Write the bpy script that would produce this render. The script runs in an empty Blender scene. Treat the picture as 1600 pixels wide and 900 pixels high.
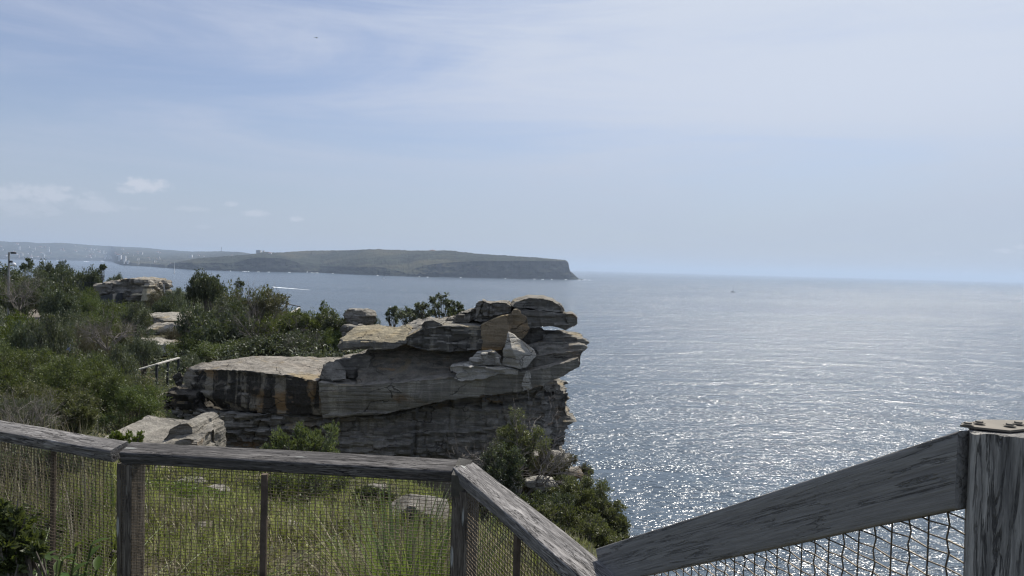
import bpy, bmesh, math, random
import numpy as np
from mathutils import Vector, Matrix, noise as mn

random.seed(7)
RNG = np.random.default_rng(7)
S = bpy.context.scene
C = bpy.context.scene.collection
R = math.radians

# ------------------------------------------------------------------ camera
CAMZ = 62.0
F = 1164.0
cam_d = bpy.data.cameras.new("camera"); cam = bpy.data.objects.new("camera", cam_d); C.objects.link(cam)
cam_d.sensor_width = 36.0; cam_d.lens = 36.0 * F / 1600.0
cam_d.clip_start = 0.05; cam_d.clip_end = 200000.0
CM = Matrix.Rotation(R(90 - 1.56), 3, 'X') @ Matrix.Rotation(R(1.49), 3, 'Z')
cam.matrix_world = Matrix.Translation((0, 0, CAMZ)) @ CM.to_4x4()
S.camera = cam

# ------------------------------------------------------------------ light
SUN_AZ = R(31)      # to the right of the view direction (+Y)
SUN_EL = R(50)
w = bpy.data.worlds.new("World"); S.world = w; w.use_nodes = True
sun_d = bpy.data.lights.new("sun", 'SUN'); sun_d.energy = 5.0; sun_d.angle = R(0.5); sun_d.color = (1.0, .95, .87)
sun = bpy.data.objects.new("sun", sun_d); C.objects.link(sun)
sdir = Vector((math.sin(SUN_AZ) * math.cos(SUN_EL), math.cos(SUN_AZ) * math.cos(SUN_EL), math.sin(SUN_EL)))
sun.rotation_euler = sdir.to_track_quat('Z', 'Y').to_euler()
sun.location = (0, 0, CAMZ + 40)
S.view_settings.view_transform = 'Standard'; S.view_settings.look = 'None'
S.view_settings.exposure = 0.0; S.view_settings.gamma = 1.0
S.cycles.max_bounces = 6; S.cycles.diffuse_bounces = 2; S.cycles.glossy_bounces = 2
S.cycles.transmission_bounces = 2; S.cycles.transparent_max_bounces = 6
S.cycles.sample_clamp_direct = 0.0; S.cycles.sample_clamp_indirect = 2.0
S.cycles.use_denoising = True
S.cycles.denoiser = 'OPENIMAGEDENOISE'
S.cycles.denoising_input_passes = 'RGB_ALBEDO_NORMAL'
S.cycles.denoising_prefilter = 'ACCURATE'
S.cycles.filter_width = 1.25


def ray(u, v):
    d = CM @ Vector(((u - 800) / F, -(v - 450) / F, -1.0))
    return d


def at(u, v, Y):            # the point seen at pixel (u, v) that stands Y metres ahead
    d = ray(u, v)
    return Vector((0, 0, CAMZ)) + d * (Y / d.y)


def atz(u, v, z):           # the point seen at pixel (u, v) on the level z
    d = ray(u, v)
    return Vector((0, 0, CAMZ)) + d * ((z - CAMZ) / d.z)


# ------------------------------------------------------------------ node helper
class NT:
    def __init__(s, name, tree=None):
        if tree is None:
            s.m = bpy.data.materials.new(name); s.m.use_nodes = True
            s.t = s.m.node_tree
        else:
            s.t = tree
        s.t.nodes.clear()

    def n(s, typ, ins=None, **kw):
        nd = s.t.nodes.new(typ)
        for k, v in kw.items():
            setattr(nd, k, v)
        if ins:
            for k, v in ins.items():
                sock = nd.inputs[k]
                if isinstance(v, bpy.types.NodeSocket):
                    s.t.links.new(v, sock)
                else:
                    sock.default_value = v
        return nd

    def coord(s, which='Object'):
        return s.n('ShaderNodeTexCoord').outputs[which]

    def mapping(s, vec, scale=(1, 1, 1), loc=(0, 0, 0), rot=(0, 0, 0)):
        return s.n('ShaderNodeMapping', {'Vector': vec, 'Scale': scale, 'Location': loc, 'Rotation': rot}).outputs[0]

    def noise(s, vec, scale, detail=5, rough=.55, dist=0.0, out='Fac'):
        return s.n('ShaderNodeTexNoise', {'Vector': vec, 'Scale': scale, 'Detail': detail, 'Roughness': rough,
                                          'Distortion': dist}).outputs[out]

    def ramp(s, fac, stops, interp='LINEAR'):
        nd = s.n('ShaderNodeValToRGB', {'Fac': fac})
        nd.color_ramp.interpolation = interp
        el = nd.color_ramp.elements
        while len(el) > 1:
            el.remove(el[-1])
        for i, (p, c) in enumerate(stops):
            if not hasattr(c, '__len__'):
                c = (c, c, c)
            e = el[0] if i == 0 else el.new(p)
            e.position = p; e.color = (*c[:3], 1)
        return nd.outputs[0]

    def math(s, op, a, b=0.0, c=0.0, clamp=False):
        nd = s.n('ShaderNodeMath', {0: a, 1: b, 2: c}, operation=op); nd.use_clamp = clamp
        return nd.outputs[0]

    def mix(s, f, a, b, blend='MIX'):
        nd = s.n('ShaderNodeMix', data_type='RGBA', blend_type=blend)
        for idx, v in ((0, f), (6, a), (7, b)):
            if isinstance(v, bpy.types.NodeSocket):
                s.t.links.new(v, nd.inputs[idx])
            elif idx == 0:
                nd.inputs[0].default_value = v
            else:
                nd.inputs[idx].default_value = (*v[:3], 1)
        return nd.outputs[2]

    def bump(s, h, strength=.5, dist=.1, normal=None):
        d = {'Height': h, 'Strength': strength, 'Distance': dist}
        if normal is not None:
            d['Normal'] = normal
        return s.n('ShaderNodeBump', d).outputs[0]

    def principled(s, color, rough=.8, normal=None, metal=0.0, spec=.3, **kw):
        d = {'Base Color': color if isinstance(color, bpy.types.NodeSocket) else (*color[:3], 1), 'Roughness': rough,
             'Metallic': metal, 'Specular IOR Level': spec}
        if normal is not None:
            d['Normal'] = normal
        d.update(kw)
        return s.n('ShaderNodeBsdfPrincipled', d).outputs[0]

    def out(s, shader, vol=False):
        s.n('ShaderNodeOutputMaterial', {'Volume' if vol else 'Surface': shader})
        return s.m


# ------------------------------------------------------------------ sky
def build_world():
    t = NT(None, w.node_tree)
    sky = t.n('ShaderNodeTexSky', sky_type='NISHITA', sun_disc=False, sun_elevation=SUN_EL, sun_rotation=SUN_AZ,
              altitude=60.0, air_density=1.0, dust_density=.7, ozone_density=1.6)
    skyc = t.mix(1.0, sky.outputs[0], (.086, .087, .098), 'MULTIPLY')
    g = t.coord('Generated')
    sep = t.n('ShaderNodeSeparateXYZ', {0: g})
    X, Y, Z = sep.outputs
    zz = t.math('ADD', t.math('MAXIMUM', Z, 0.0), .16)
    px = t.math('DIVIDE', X, zz); py = t.math('DIVIDE', Y, zz)
    pv = t.n('ShaderNodeCombineXYZ', {0: px, 1: py, 2: 0.0}).outputs[0]
    az = t.math('ARCTAN2', X, Y)
    el = t.math('ARCSINE', Z)
    nv = t.n('ShaderNodeCombineXYZ', {0: az, 1: el, 2: 0.0}).outputs[0]
    n1 = t.noise(t.mapping(nv, (1.5, 9.0, 1), (2.4, .35, 0), (0, 0, R(-7))), 1.0, 8, .62, .9)
    n2 = t.noise(t.mapping(pv, (.34, .5, 1), (8, 2.2, 0)), 1.0, 4, .5)
    n3 = t.noise(t.mapping(nv, (3.5, 26, 1), (1, 3, 0), (0, 0, R(-9))), 1.0, 7, .65, .7)
    sd = t.n('ShaderNodeVectorMath', {0: g, 1: tuple(sdir)}, operation='DOT_PRODUCT').outputs['Value']
    glow = t.n('ShaderNodeMapRange', {'Value': sd, 'From Min': .42, 'From Max': .99, 'To Min': 0, 'To Max': 1.0}, interpolation_type='SMOOTHSTEP').outputs[0]
    cir = t.math('ADD', t.math('ADD', t.math('MULTIPLY', n1, .62), t.math('MULTIPLY', n3, .22)), t.math('MULTIPLY', n2, .36))
    cir = t.math('ADD', cir, t.math('MULTIPLY', glow, .22))
    veil = t.n('ShaderNodeMapRange', {'Value': cir, 'From Min': .50, 'From Max': .86, 'To Min': .22, 'To Max': .92},
               interpolation_type='SMOOTHSTEP').outputs[0]
    cc = t.mix(glow, CLOUDC, CLOUDS)
    col = t.mix(veil, skyc, cc)
    # thin even sea haze low in the sky
    hz = t.n('ShaderNodeMapRange', {'Value': Z, 'From Min': -.02, 'From Max': .24, 'To Min': .85, 'To Max': 0}, interpolation_type='SMOOTHSTEP').outputs[0]
    col = t.mix(hz, col, LOWC)
    # low cumulus puffs far away
    nn = t.noise(t.mapping(nv, (1, 1.7, 1)), 46, 8, .68)
    tot = None
    for (u, v, ru, rv, k) in ((228, 290, 48, 15, .85), (196, 296, 24, 9, .6), (104, 296, 16, 6, .6), (60, 302, 95, 18, .6),
                              (20, 326, 80, 16, .3), (402, 334, 26, 9, .55), (360, 319, 14, 6, .5), (461, 342, 16, 7, .6),
                              (300, 326, 36, 6, .32), (214, 326, 18, 5, .3), (140, 320, 60, 14, .4), (320, 354, 22, 5, .2),
                              (1574, 393, 30, 6, .6), (1598, 386, 18, 6, .5), (1466, 396, 10, 3, .3), (560, 345, 16, 5, .14)):
        d = ray(u, v).normalized()
        a0 = math.atan2(d.x, d.y); e0 = math.asin(d.z)
        da = t.math('MULTIPLY', t.math('SUBTRACT', az, a0), F / ru)
        de = t.math('MULTIPLY', t.math('SUBTRACT', el, e0), F / rv)
        r2 = t.math('ADD', t.math('MULTIPLY', da, da), t.math('MULTIPLY', de, de))
        m = t.math('SUBTRACT', t.math('ADD', -.10, t.math('MULTIPLY', nn, 2.6)), r2)
        m = t.n('ShaderNodeMapRange', {'Value': m, 'From Min': .55, 'From Max': 1.25, 'To Min': 0, 'To Max': k},
                interpolation_type='SMOOTHSTEP').outputs[0]
        tot = m if tot is None else t.math('MAXIMUM', tot, m)
    col = t.mix(tot, col, (.62, .66, .75))
    bg = t.n('ShaderNodeBackground', {'Color': col, 'Strength': 1.0})
    t.n('ShaderNodeOutputWorld', {'Surface': bg.outputs[0]})


CLOUDC = (.55, .60, .735)
CLOUDS = (.68, .74, .84)
LOWC = (.425, .495, .61)
build_world()


# ------------------------------------------------------------------ mesh helpers
def link(name, me, mat=None, parent=None, loc=None):
    o = bpy.data.objects.new(name, me); C.objects.link(o)
    if mat is not None and me is not None and len(me.materials) == 0:
        me.materials.append(mat)
    if parent is not None:
        o.parent = parent
    if loc is not None:
        o.location = loc
    return o


def tag(o, label=None, cat=None, group=None, kind=None):
    if label: o['label'] = label
    if cat: o['category'] = cat
    if group: o['group'] = group
    if kind: o['kind'] = kind
    return o


def empty(name, loc, label=None, cat=None, group=None, rz=0.0, scale=None):
    o = bpy.data.objects.new(name, None); C.objects.link(o)
    o.empty_display_size = .2
    o.location = loc; o.rotation_euler = (0, 0, rz)
    if scale: o.scale = scale
    return tag(o, label, cat, group)


def mesh_np(name, V, faces, smooth=False):
    """V (n,3) array, faces (m,k) int array with k = 3 or 4"""
    V = np.asarray(V, dtype=np.float32); Fa = np.asarray(faces, dtype=np.int32)
    me = bpy.data.meshes.new(name)
    me.vertices.add(len(V)); me.vertices.foreach_set('co', V.ravel())
    k = Fa.shape[1]
    me.loops.add(Fa.size); me.loops.foreach_set('vertex_index', Fa.ravel())
    me.polygons.add(len(Fa)); me.polygons.foreach_set('loop_start', np.arange(0, Fa.size, k, dtype=np.int32))
    me.polygons.foreach_set('loop_total', np.full(len(Fa), k, dtype=np.int32))
    me.polygons.foreach_set('use_smooth', np.full(len(Fa), smooth))
    me.update(calc_edges=True)
    return me


def bm_mesh(bm, name='m', smooth=False):
    me = bpy.data.meshes.new(name); bm.normal_update(); bm.to_mesh(me); bm.free()
    if smooth:
        me.polygons.foreach_set('use_smooth', [True] * len(me.polygons))
    return me


def add_box(bm, a, b, mat=None):
    """box from corner a to corner b, optionally transformed"""
    vs = []
    for x in (a[0], b[0]):
        for y in (a[1], b[1]):
            for z in (a[2], b[2]):
                p = Vector((x, y, z))
                vs.append(bm.verts.new(mat @ p if mat else p))
    for f in ((0, 1, 3, 2), (4, 6, 7, 5), (0, 4, 5, 1), (2, 3, 7, 6), (0, 2, 6, 4), (1, 5, 7, 3)):
        bm.faces.new([vs[i] for i in f])
    return vs


def add_tube(bm, pts, rad, seg=6, cap=True):
    pts = [Vector(p) for p in pts]
    rr = rad if hasattr(rad, '__len__') else [rad] * len(pts)
    rings = []
    up = Vector((0, 0, 1))
    for i, p in enumerate(pts):
        d = (pts[min(i + 1, len(pts) - 1)] - pts[max(i - 1, 0)]).normalized()
        ref = up if abs(d.z) < .9 else Vector((1, 0, 0))
        x = d.cross(ref).normalized(); y = d.cross(x).normalized()
        rings.append([bm.verts.new(p + (x * math.cos(2 * math.pi * k / seg) + y * math.sin(2 * math.pi * k / seg)) * rr[i]) for k in range(seg)])
    for a, b in zip(rings, rings[1:]):
        for k in range(seg):
            bm.faces.new((a[k], a[(k + 1) % seg], b[(k + 1) % seg], b[k]))
    if cap:
        bm.faces.new(rings[0][::-1]); bm.faces.new(rings[-1])


def frame_on(p0, p1, upv=(0, 0, 1), tilt=0.0):
    """matrix with X along p0->p1, origin p0; Z as near up as possible, rolled by tilt"""
    x = (Vector(p1) - Vector(p0)).normalized()
    z = Vector(upv); y = z.cross(x).normalized(); z = x.cross(y).normalized()
    m = Matrix((x, y, z)).transposed()
    m = m @ Matrix.Rotation(tilt, 3, 'X')
    m4 = m.to_4x4(); m4.translation = Vector(p0)
    return m4


# ------------------------------------------------------------------ materials
def mat_sandstone(name, base=(.30, .27, .22), dark=(.10, .10, .10), top=(.36, .33, .29), streak=0.0, ochre=0.0,
                  ochre_c=(.38, .22, .09), band=1.0, seed=0.0, bandscale=5.0, blotch=.5, tilt=0.0):
    t = NT(name)
    co = t.coord('Object')
    geo = t.n('ShaderNodeNewGeometry')
    nz = t.n('ShaderNodeSeparateXYZ', {0: geo.outputs['Normal']}).outputs[2]
    big = t.noise(t.mapping(co, (1, 1, 1.4), (seed, 0, 0)), .35, 6, .6, .4)
    c = t.mix(t.ramp(big, [(.35, 0), (.62, 1)]), base, tuple(.62 * a + .05 for a in base))
    med = t.noise(t.mapping(co, (.8, .8, 1.6), (0, seed, 0)), 1.7, 7, .68, .6)
    c = t.mix(t.math('MULTIPLY', t.ramp(med, [(.46, 0), (.66, 1)]), blotch), c, dark)
    bnd = t.noise(t.mapping(co, (.22, .22, bandscale), (0, 0, seed), (R(2), R(tilt), 0)), 1.0, 7, .62, .5)
    c = t.mix(min(1, .62 * band), c, t.mix(t.ramp(bnd, [(.50, 0), (.56, .75), (.66, 1)]), c, tuple(.30 * a for a in base)))
    bn2 = t.noise(t.mapping(co, (.35, .35, bandscale * 3.2), (5, 0, seed), (R(2), R(tilt * 1.3), 0)), 1.0, 5, .6, .3)
    c = t.mix(t.math('MULTIPLY', t.ramp(bn2, [(.56, 0), (.63, 1)]), min(.8, .6 * band)), c, tuple(.22 * a for a in base))
    c = t.mix(t.math('MULTIPLY', t.ramp(bn2, [(.30, 1), (.40, 0)]), .35), c, tuple(min(.8, 1.5 * a) for a in base))
    if ochre > 0:
        oc = t.noise(t.mapping(co, (.6, .6, 1.1), (4 + seed, 2, 0)), .62, 4, .55, .8)
        lo, hi = .62 - ochre * .35, .70 - ochre * .30
        c = t.mix(t.math('MULTIPLY', t.ramp(oc, [(lo, 0), (hi, 1)]), .85), c, ochre_c)
    if streak > 0:
        st = t.noise(t.mapping(co, (1, 1, .05), (seed * 2, 0, 0)), 1.45, 5, .6, .25)
        st2 = t.noise(t.mapping(co, (1, 1, .3), (seed * 2, 5, 0)), .45, 2, .5)
        sf = t.ramp(t.math('ADD', st, t.math('MULTIPLY', t.math('SUBTRACT', st2, .5), .45)), [(.44, 0), (.50, 1)])
        vert = t.ramp(nz, [(.2, 1), (.6, 0)])
        c = t.mix(t.math('MULTIPLY', t.math('MULTIPLY', sf, vert), streak), c, (.022, .024, .028))
    topf = t.ramp(nz, [(.45, 0), (.8, 1)])
    tn = t.noise(t.mapping(co, (1, 1, 1), (2, 2, seed)), 2.2, 8, .7)
    topc = t.mix(t.ramp(tn, [(.40, 0), (.62, 1)]), top, tuple(.42 * a for a in top))
    yl = t.noise(t.mapping(co, (1, 1, 1), (9, 2, seed)), .7, 5, .6, .5)
    topc = t.mix(t.math('MULTIPLY', t.ramp(yl, [(.56, 0), (.66, 1)]), .7), topc, (.47, .36, .19))
    c = t.mix(t.math('MULTIPLY', topf, .92), c, topc)
    wv = t.n('ShaderNodeVectorMath', {0: co, 1: t.n('ShaderNodeVectorMath', {0: t.noise(co, 1.3, 4, .6, out='Color'), 1: (.9, .9, .5)}, operation='MULTIPLY').outputs[0]}, operation='ADD').outputs[0]
    vo = t.n('ShaderNodeTexVoronoi', {'Vector': t.mapping(wv, (.55, .55, 1.5), (seed, seed, 0)), 'Scale': 1.0}, feature='DISTANCE_TO_EDGE').outputs['Distance']
    crk = t.math('MULTIPLY', t.ramp(vo, [(.004, 1), (.020, 0)]), t.ramp(t.noise(co, .8, 3, .5), [(.46, 0), (.60, .7)]))
    c = t.mix(crk, c, (.02, .02, .022))
    fine = t.noise(co, 14, 8, .75)
    c = t.mix(t.ramp(fine, [(.35, .55), (.7, 0)]), c, tuple(.3 * a for a in base))
    speck = t.noise(co, 6, 6, .8)
    c = t.mix(t.ramp(speck, [(.66, 0), (.72, .55)]), c, (.50, .48, .44))
    h = t.math('ADD', t.math('SUBTRACT', t.math('MULTIPLY', bnd, .8 * band), t.math('MULTIPLY', bn2, .35)), t.math('ADD', t.math('MULTIPLY', med, .5), t.math('MULTIPLY', fine, .25)))
    h = t.math('SUBTRACT', h, t.math('MULTIPLY', crk, .5))
    nrm = t.bump(h, 1.0, .26)
    return t.out(t.principled(c, .93, nrm, spec=.12))


def mat_leaf(name, c1, c2, c3=None, trans=.35, rough=.5, spec=.35):
    t = NT(name)
    geo = t.n('ShaderNodeNewGeometry')
    rnd = geo.outputs['Random Per Island']
    stops = [(0, c1), (.6, c2)] + ([(1, c3)] if c3 else [])
    c = t.ramp(rnd, stops)
    oi = t.n('ShaderNodeObjectInfo').outputs['Random']
    co = t.coord('Object')
    ln = t.noise(co, 1.6, 3, .6)
    c = t.mix(t.ramp(ln, [(.36, .55), (.62, 0)]), c, tuple(.5 * a for a in c1))
    hs = t.n('ShaderNodeHueSaturation', {'Color': c, 'Hue': t.math('ADD', .485, t.math('MULTIPLY', oi, .03)),
                                         'Value': t.math('ADD', .8, t.math('MULTIPLY', oi, .4))}).outputs[0]
    p = t.principled(hs, rough, spec=spec)
    tr = t.n('ShaderNodeBsdfTranslucent', {'Color': t.mix(.5, hs, (.16, .2, .02))}).outputs[0]
    mx = t.n('ShaderNodeMixShader', {0: trans, 1: p, 2: tr}).outputs[0]
    return t.out(mx)


def mat_plain(name, c, rough=.7, metal=0.0, var=.25, scale=6.0, spec=.3, bump=.0):
    t = NT(name)
    n = t.noise(t.coord('Object'), scale, 6, .6)
    col = t.mix(t.ramp(n, [(.3, 0), (.7, 1)]), tuple(a * (1 - var) for a in c), tuple(min(1, a * (1 + var)) for a in c))
    nm = t.bump(n, bump, .02) if bump else None
    return t.out(t.principled(col, rough, nm, metal, spec))


def mat_wood(name, light, darkc, crack=.8, sx=1.0, worn=.5, g2=.75):
    t = NT(name)
    co = t.coord('Object')
    grain = t.noise(t.mapping(co, (5.0 * sx, 90, 90)), 1.0, 8, .7, .5)
    grain2 = t.noise(t.mapping(co, (16.0 * sx, 300, 300)), 1.0, 5, .65, .3)
    patch = t.noise(t.mapping(co, (3, 22, 22)), 1.0, 6, .7, .5)
    c = t.mix(t.ramp(grain, [(.38, 0), (.60, 1)]), darkc, light)
    c = t.mix(t.ramp(grain2, [(.38, g2), (.56, 0)]), c, tuple(.4 * a for a in darkc))
    w1 = t.noise(t.mapping(co, (4 * sx, 60, 60), (3, 1, 2)), 1.0, 6, .6, 1.2)
    ck = t.ramp(t.math('ABSOLUTE', t.math('SUBTRACT', w1, .5)), [(.008, 1), (.022, 0)])
    ckm = t.math('MULTIPLY', ck, t.ramp(patch, [(.42, 0), (.54, 1)]))
    c = t.mix(t.math('MULTIPLY', ckm, crack), c, (.012, .012, .014))
    c = t.mix(t.math('MULTIPLY', t.ramp(patch, [(.40, 1), (.56, 0)]), worn), c, tuple(.6 * a for a in darkc))
    blot = t.noise(t.mapping(co, (1.2, 4, 4), (7, 7, 7)), 1.0, 4, .6)
    c = t.mix(t.ramp(blot, [(.45, 0), (.7, .45)]), c, tuple(.7 * a + .03 for a in darkc))
    spots = t.n('ShaderNodeTexVoronoi', {'Vector': t.mapping(co, (4, 11, 11), (1.3, .4, .2)), 'Scale': 1.0}).outputs['Distance']
    c = t.mix(t.ramp(spots, [(.05, .9), (.075, 0)]), c, (.012, .01, .01))
    lich = t.n('ShaderNodeTexVoronoi', {'Vector': t.mapping(co, (3.3, 17, 17), (.3, 2.4, .2)), 'Scale': 1.0}).outputs['Distance']
    c = t.mix(t.ramp(lich, [(.09, .8), (.14, 0)]), c, (.55, .56, .52))
    h = t.math('SUBTRACT', t.math('ADD', grain, t.math('MULTIPLY', grain2, .4)), t.math('MULTIPLY', ckm, 1.4))
    return t.out(t.principled(c, .85, t.bump(h, .8, .004), spec=.18))


M = {}
M['bark'] = mat_plain('bark', (.12, .105, .09), .9, var=.4, scale=4)
M['dead_wood'] = mat_plain('dead_wood', (.19, .17, .15), .9, var=.35, scale=5)
M['leaf_dark'] = mat_leaf('leaf_dark', (0.053, 0.069, 0.044), (0.106, 0.130, 0.077), (0.200, 0.219, 0.150), .25)
M['leaf_grey'] = mat_leaf('leaf_grey', (0.081, 0.098, 0.065), (0.156, 0.175, 0.115), (0.275, 0.281, 0.213), .25)
M['leaf_green'] = mat_leaf('leaf_green', (0.060, 0.083, 0.030), (0.122, 0.152, 0.057), (0.200, 0.225, 0.100), .35)
M['leaf_olive'] = mat_leaf('leaf_olive', (0.077, 0.085, 0.040), (0.156, 0.160, 0.077), (0.250, 0.237, 0.125), .3)
M['leaf_bright'] = mat_leaf('leaf_bright', (.07, .11, .02), (.13, .19, .035), (.20, .25, .06), .4)
M['leaf_brown'] = mat_leaf('leaf_brown', (.095, .08, .055), (.165, .14, .10), (.24, .20, .15), .2)
M['leaf_brownish'] = mat_leaf('leaf_brownish', (.075, .066, .040), (.14, .12, .075), (.22, .185, .12), .25)
M['leaf_weed'] = mat_leaf('leaf_weed', (.10, .12, .03), (.22, .26, .07), (.34, .36, .13), .45)
M['leaf_feather'] = mat_leaf('leaf_feather', (.10, .14, .06), (.18, .23, .11), (.28, .33, .19), .35)
M['leaf_gloss'] = mat_leaf('leaf_gloss', (.08, .15, .03), (.12, .21, .05), (.15, .26, .07), .45, .45, .3)
M['grass'] = mat_leaf('grass_blades', (.17, .18, .06), (.33, .34, .12), (.52, .49, .25), .5)
M['straw'] = mat_leaf('straw_blades', (.24, .20, .12), (.42, .37, .24), (.62, .57, .42), .25)
M['strap'] = mat_leaf('strap_leaves', (.10, .14, .04), (.20, .25, .08), (.42, .40, .20), .4, .4, .4)
M['wood_rail'] = mat_wood('weathered_rail', (.46, .435, .41), (.16, .15, .142), .9, worn=.45)
M['wood_rail_dark'] = mat_wood('weathered_rail_dark', (.28, .262, .245), (.085, .08, .078), .9, worn=.6)
M['wood_board'] = mat_wood('grey_board', (.31, .30, .28), (.225, .217, .205), .3, sx=.6, worn=.15, g2=.35)
M['wood_post'] = mat_wood('post_wood', (.25, .22, .18), (.13, .112, .092), .5, worn=.3)
M['wood_post_split'] = mat_wood('split_post_wood', (.46, .44, .40), (.17, .165, .155), .7, worn=.3, g2=.5)
M['galv'] = mat_plain('galvanised_steel', (.15, .135, .11), .7, .3, var=.2, scale=20)
M['bracket'] = mat_plain('bracket_steel', (.20, .19, .17), .55, .6, var=.25, scale=25)
M['wire'] = mat_plain('wire', (.15, .12, .085), .55, .5, var=.5, scale=30)
M['rust'] = mat_plain('rusty_steel', (.11, .085, .065), .8, .1, var=.4, scale=30)
M['rail_pale'] = mat_plain('pale_rail', (.55, .52, .46), .7, var=.2)
M['dark_metal'] = mat_plain('dark_metal', (.05, .055, .06), .6, .3)
M['pole'] = mat_plain('pole_paint', (.30, .30, .29), .6, .2, var=.15)
M['concrete'] = mat_plain('concrete', (.42, .38, .29), .9, var=.25, scale=3)
M['concrete_shaded'] = mat_plain('shaded_concrete', (.07, .075, .08), .9, var=.3, scale=2)  # concrete with the wall's shade put into its colour
M['white'] = mat_plain('white_paint', (.8, .8, .8), .5, var=.05)
M['building'] = mat_plain('building_render', (.62, .60, .56), .8, var=.15, scale=.05)
M['building_white'] = mat_plain('building_white', (.80, .80, .78), .8, var=.08, scale=.05)
M['building_brick'] = mat_plain('building_brick', (.33, .22, .17), .9, var=.2, scale=.05)
M['roof_red'] = mat_plain('roof_tile', (.30, .13, .08), .9, var=.2, scale=.1)
M['roof_grey'] = mat_plain('roof_metal', (.40, .41, .42), .7, var=.1, scale=.1)
M['window'] = mat_plain('window_band', (.05, .06, .07), .2, var=.1)
M['wall'] = mat_sandstone('sandstone_wall', (.50, .465, .40), (.11, .11, .115), (.46, .43, .37), streak=.4, ochre=.15, band=1.0, seed=3, bandscale=4.2, tilt=6)
M['ledge'] = mat_sandstone('sandstone_ledge', (.50, .45, .36), (.15, .142, .13), (.47, .43, .375), streak=.97, ochre=.30, ochre_c=(.36, .21, .08), band=.45, seed=1, bandscale=3)
M['alcove_shade'] = mat_sandstone('sandstone_alcove_shade', (.10, .09, .075), (.03, .03, .03), (.2, .18, .15), streak=.6, band=1, seed=4)  # sandstone painted almost black for the shade inside the cave
M['beam'] = mat_sandstone('sandstone_beam', (.54, .50, .41), (.17, .165, .155), (.44, .40, .34), streak=.3, ochre=.1, band=.8, seed=5, bandscale=5)
M['hollow'] = mat_sandstone('sandstone_hollow', (.46, .395, .30), (.24, .20, .155), (.36, .33, .27), streak=0, ochre=.2, ochre_c=(.42, .27, .14), band=.5, seed=6, bandscale=4)
M['ochre'] = mat_sandstone('sandstone_ochre', (.50, .39, .25), (.27, .19, .11), (.50, .42, .30), ochre=.45, ochre_c=(.50, .29, .11), band=.4, seed=8, bandscale=5, blotch=.2)
M['cap'] = mat_sandstone('sandstone_cap', (.39, .36, .30), (.11, .108, .10), (.45, .42, .36), streak=.35, ochre=.08, band=.5, seed=9)
M['stain'] = mat_sandstone('sandstone_stained', (.43, .395, .325), (.14, .138, .13), (.46, .43, .37), streak=.7, ochre=.05, band=.6, seed=17, bandscale=3)
M['lichen'] = mat_sandstone('sandstone_lichen', (.38, .355, .30), (.09, .09, .09), (.58, .50, .34), streak=.3, ochre=.05, band=.4, seed=19, blotch=.3)
M['pale'] = mat_sandstone('sandstone_fresh', (.72, .67, .57), (.36, .31, .25), (.80, .76, .66), band=.45, seed=11, blotch=.25)
M['boulder'] = mat_sandstone('sandstone_boulder', (.46, .425, .36), (.17, .16, .15), (.54, .50, .43), ochre=.15, band=.9, seed=13, bandscale=7, blotch=.4)


# ------------------------------------------------------------------ terrain
CTRL = [  # X, Y, z below the camera
    (-1, 0, -1.75), (-3, 0, -1.7), (-8, 0, -1.6), (-1, 2.8, -1.78), (-3, 3, -1.75), (0, 2, -1.76), (-8, 4, -1.9), (.3, 5, -2.5), (-1, 5, -2.1),
    (-2.5, 5.2, -2.05), (-1.6, 8.5, -2.6), (-3.5, 9, -2.6), (.4, 9, -3.3), (-4, 6, -2.1), (-6, 10, -2.75), (-9, 9, -2.6), (.9, 14, -4.3), (1.5, 13, -4.7), (1.7, 15, -4.9), (.2, 15.5, -5.2),
    (-1.5, 13, -5.6), (-4, 13.5, -4.6), (-8, 14, -3.7), (-14, 14, -3.9), (-20, 15, -4), (-30, 12, -3.6), (-5, 20, -8.6), (0, 22, -9.5), (-2, 11.5, -3.9), (-5, 11.5, -3.6), (-5, 16, -6.6), (-1.5, 17, -7.6), (-7.5, 17, -6.2), (-2, 24, -10.5), (-6, 24, -10), (-10, 24, -8.6), (-7, 29, -10), (-11, 29.3, -8.5), (1, 18.5, -8.0), (1, 10.5, -4.4), (-3.5, 14.5, -5.6), (0, 28, -11),
    (-9.5, 20, -6.4), (-13, 22, -5.2), (-20, 24, -5.3), (-3, 27, -9.6), (-9, 27, -8.2), (-12.5, 28, -6.5), (-15, 30, -5.9), (-18, 35, -5.9), (-6, 34, -5.4), (-2, 34, -5.2),
    (-8, 38, -4.7), (-13, 38, -4.9), (-3, 38, -4.3), (-20, 47, -5.7), (-30, 40, -5.9), (-12, 50, -4.8), (-20, 60, -5.2), (-30, 60, -5.6), (-45, 60, -5.6),
    (-26, 75, -5.6), (-45, 80, -5.6), (-60, 80, -5.2), (-60, 50, -5.4), (-60, 20, -4), (-85, 60, -5), (-40, 100, -5.2), (-65, 110, -5),
    (-40, 25, -5.0), (-30, 28, -5.3), (-8, -12, -1.5), (-40, -12, -2)]
CP = np.array(CTRL)
EDGE = [(-30, 2.6), (-6, 2.3), (0, 1.6), (2.5, .75), (5, .65), (9, 1.3), (13, 2.1), (16, 2.2), (19, 2.2), (24, 1.4), (28, .3), (34, 1.2), (38, .2), (44, -6.0), (52, -10.5),
        (62, -16.5), (74, -21), (86, -29), (98, -37), (108, -48), (116, -70), (122, -100), (130, -140)]
EY = np.array([e[0] for e in EDGE]); EX = np.array([e[1] for e in EDGE])


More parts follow.
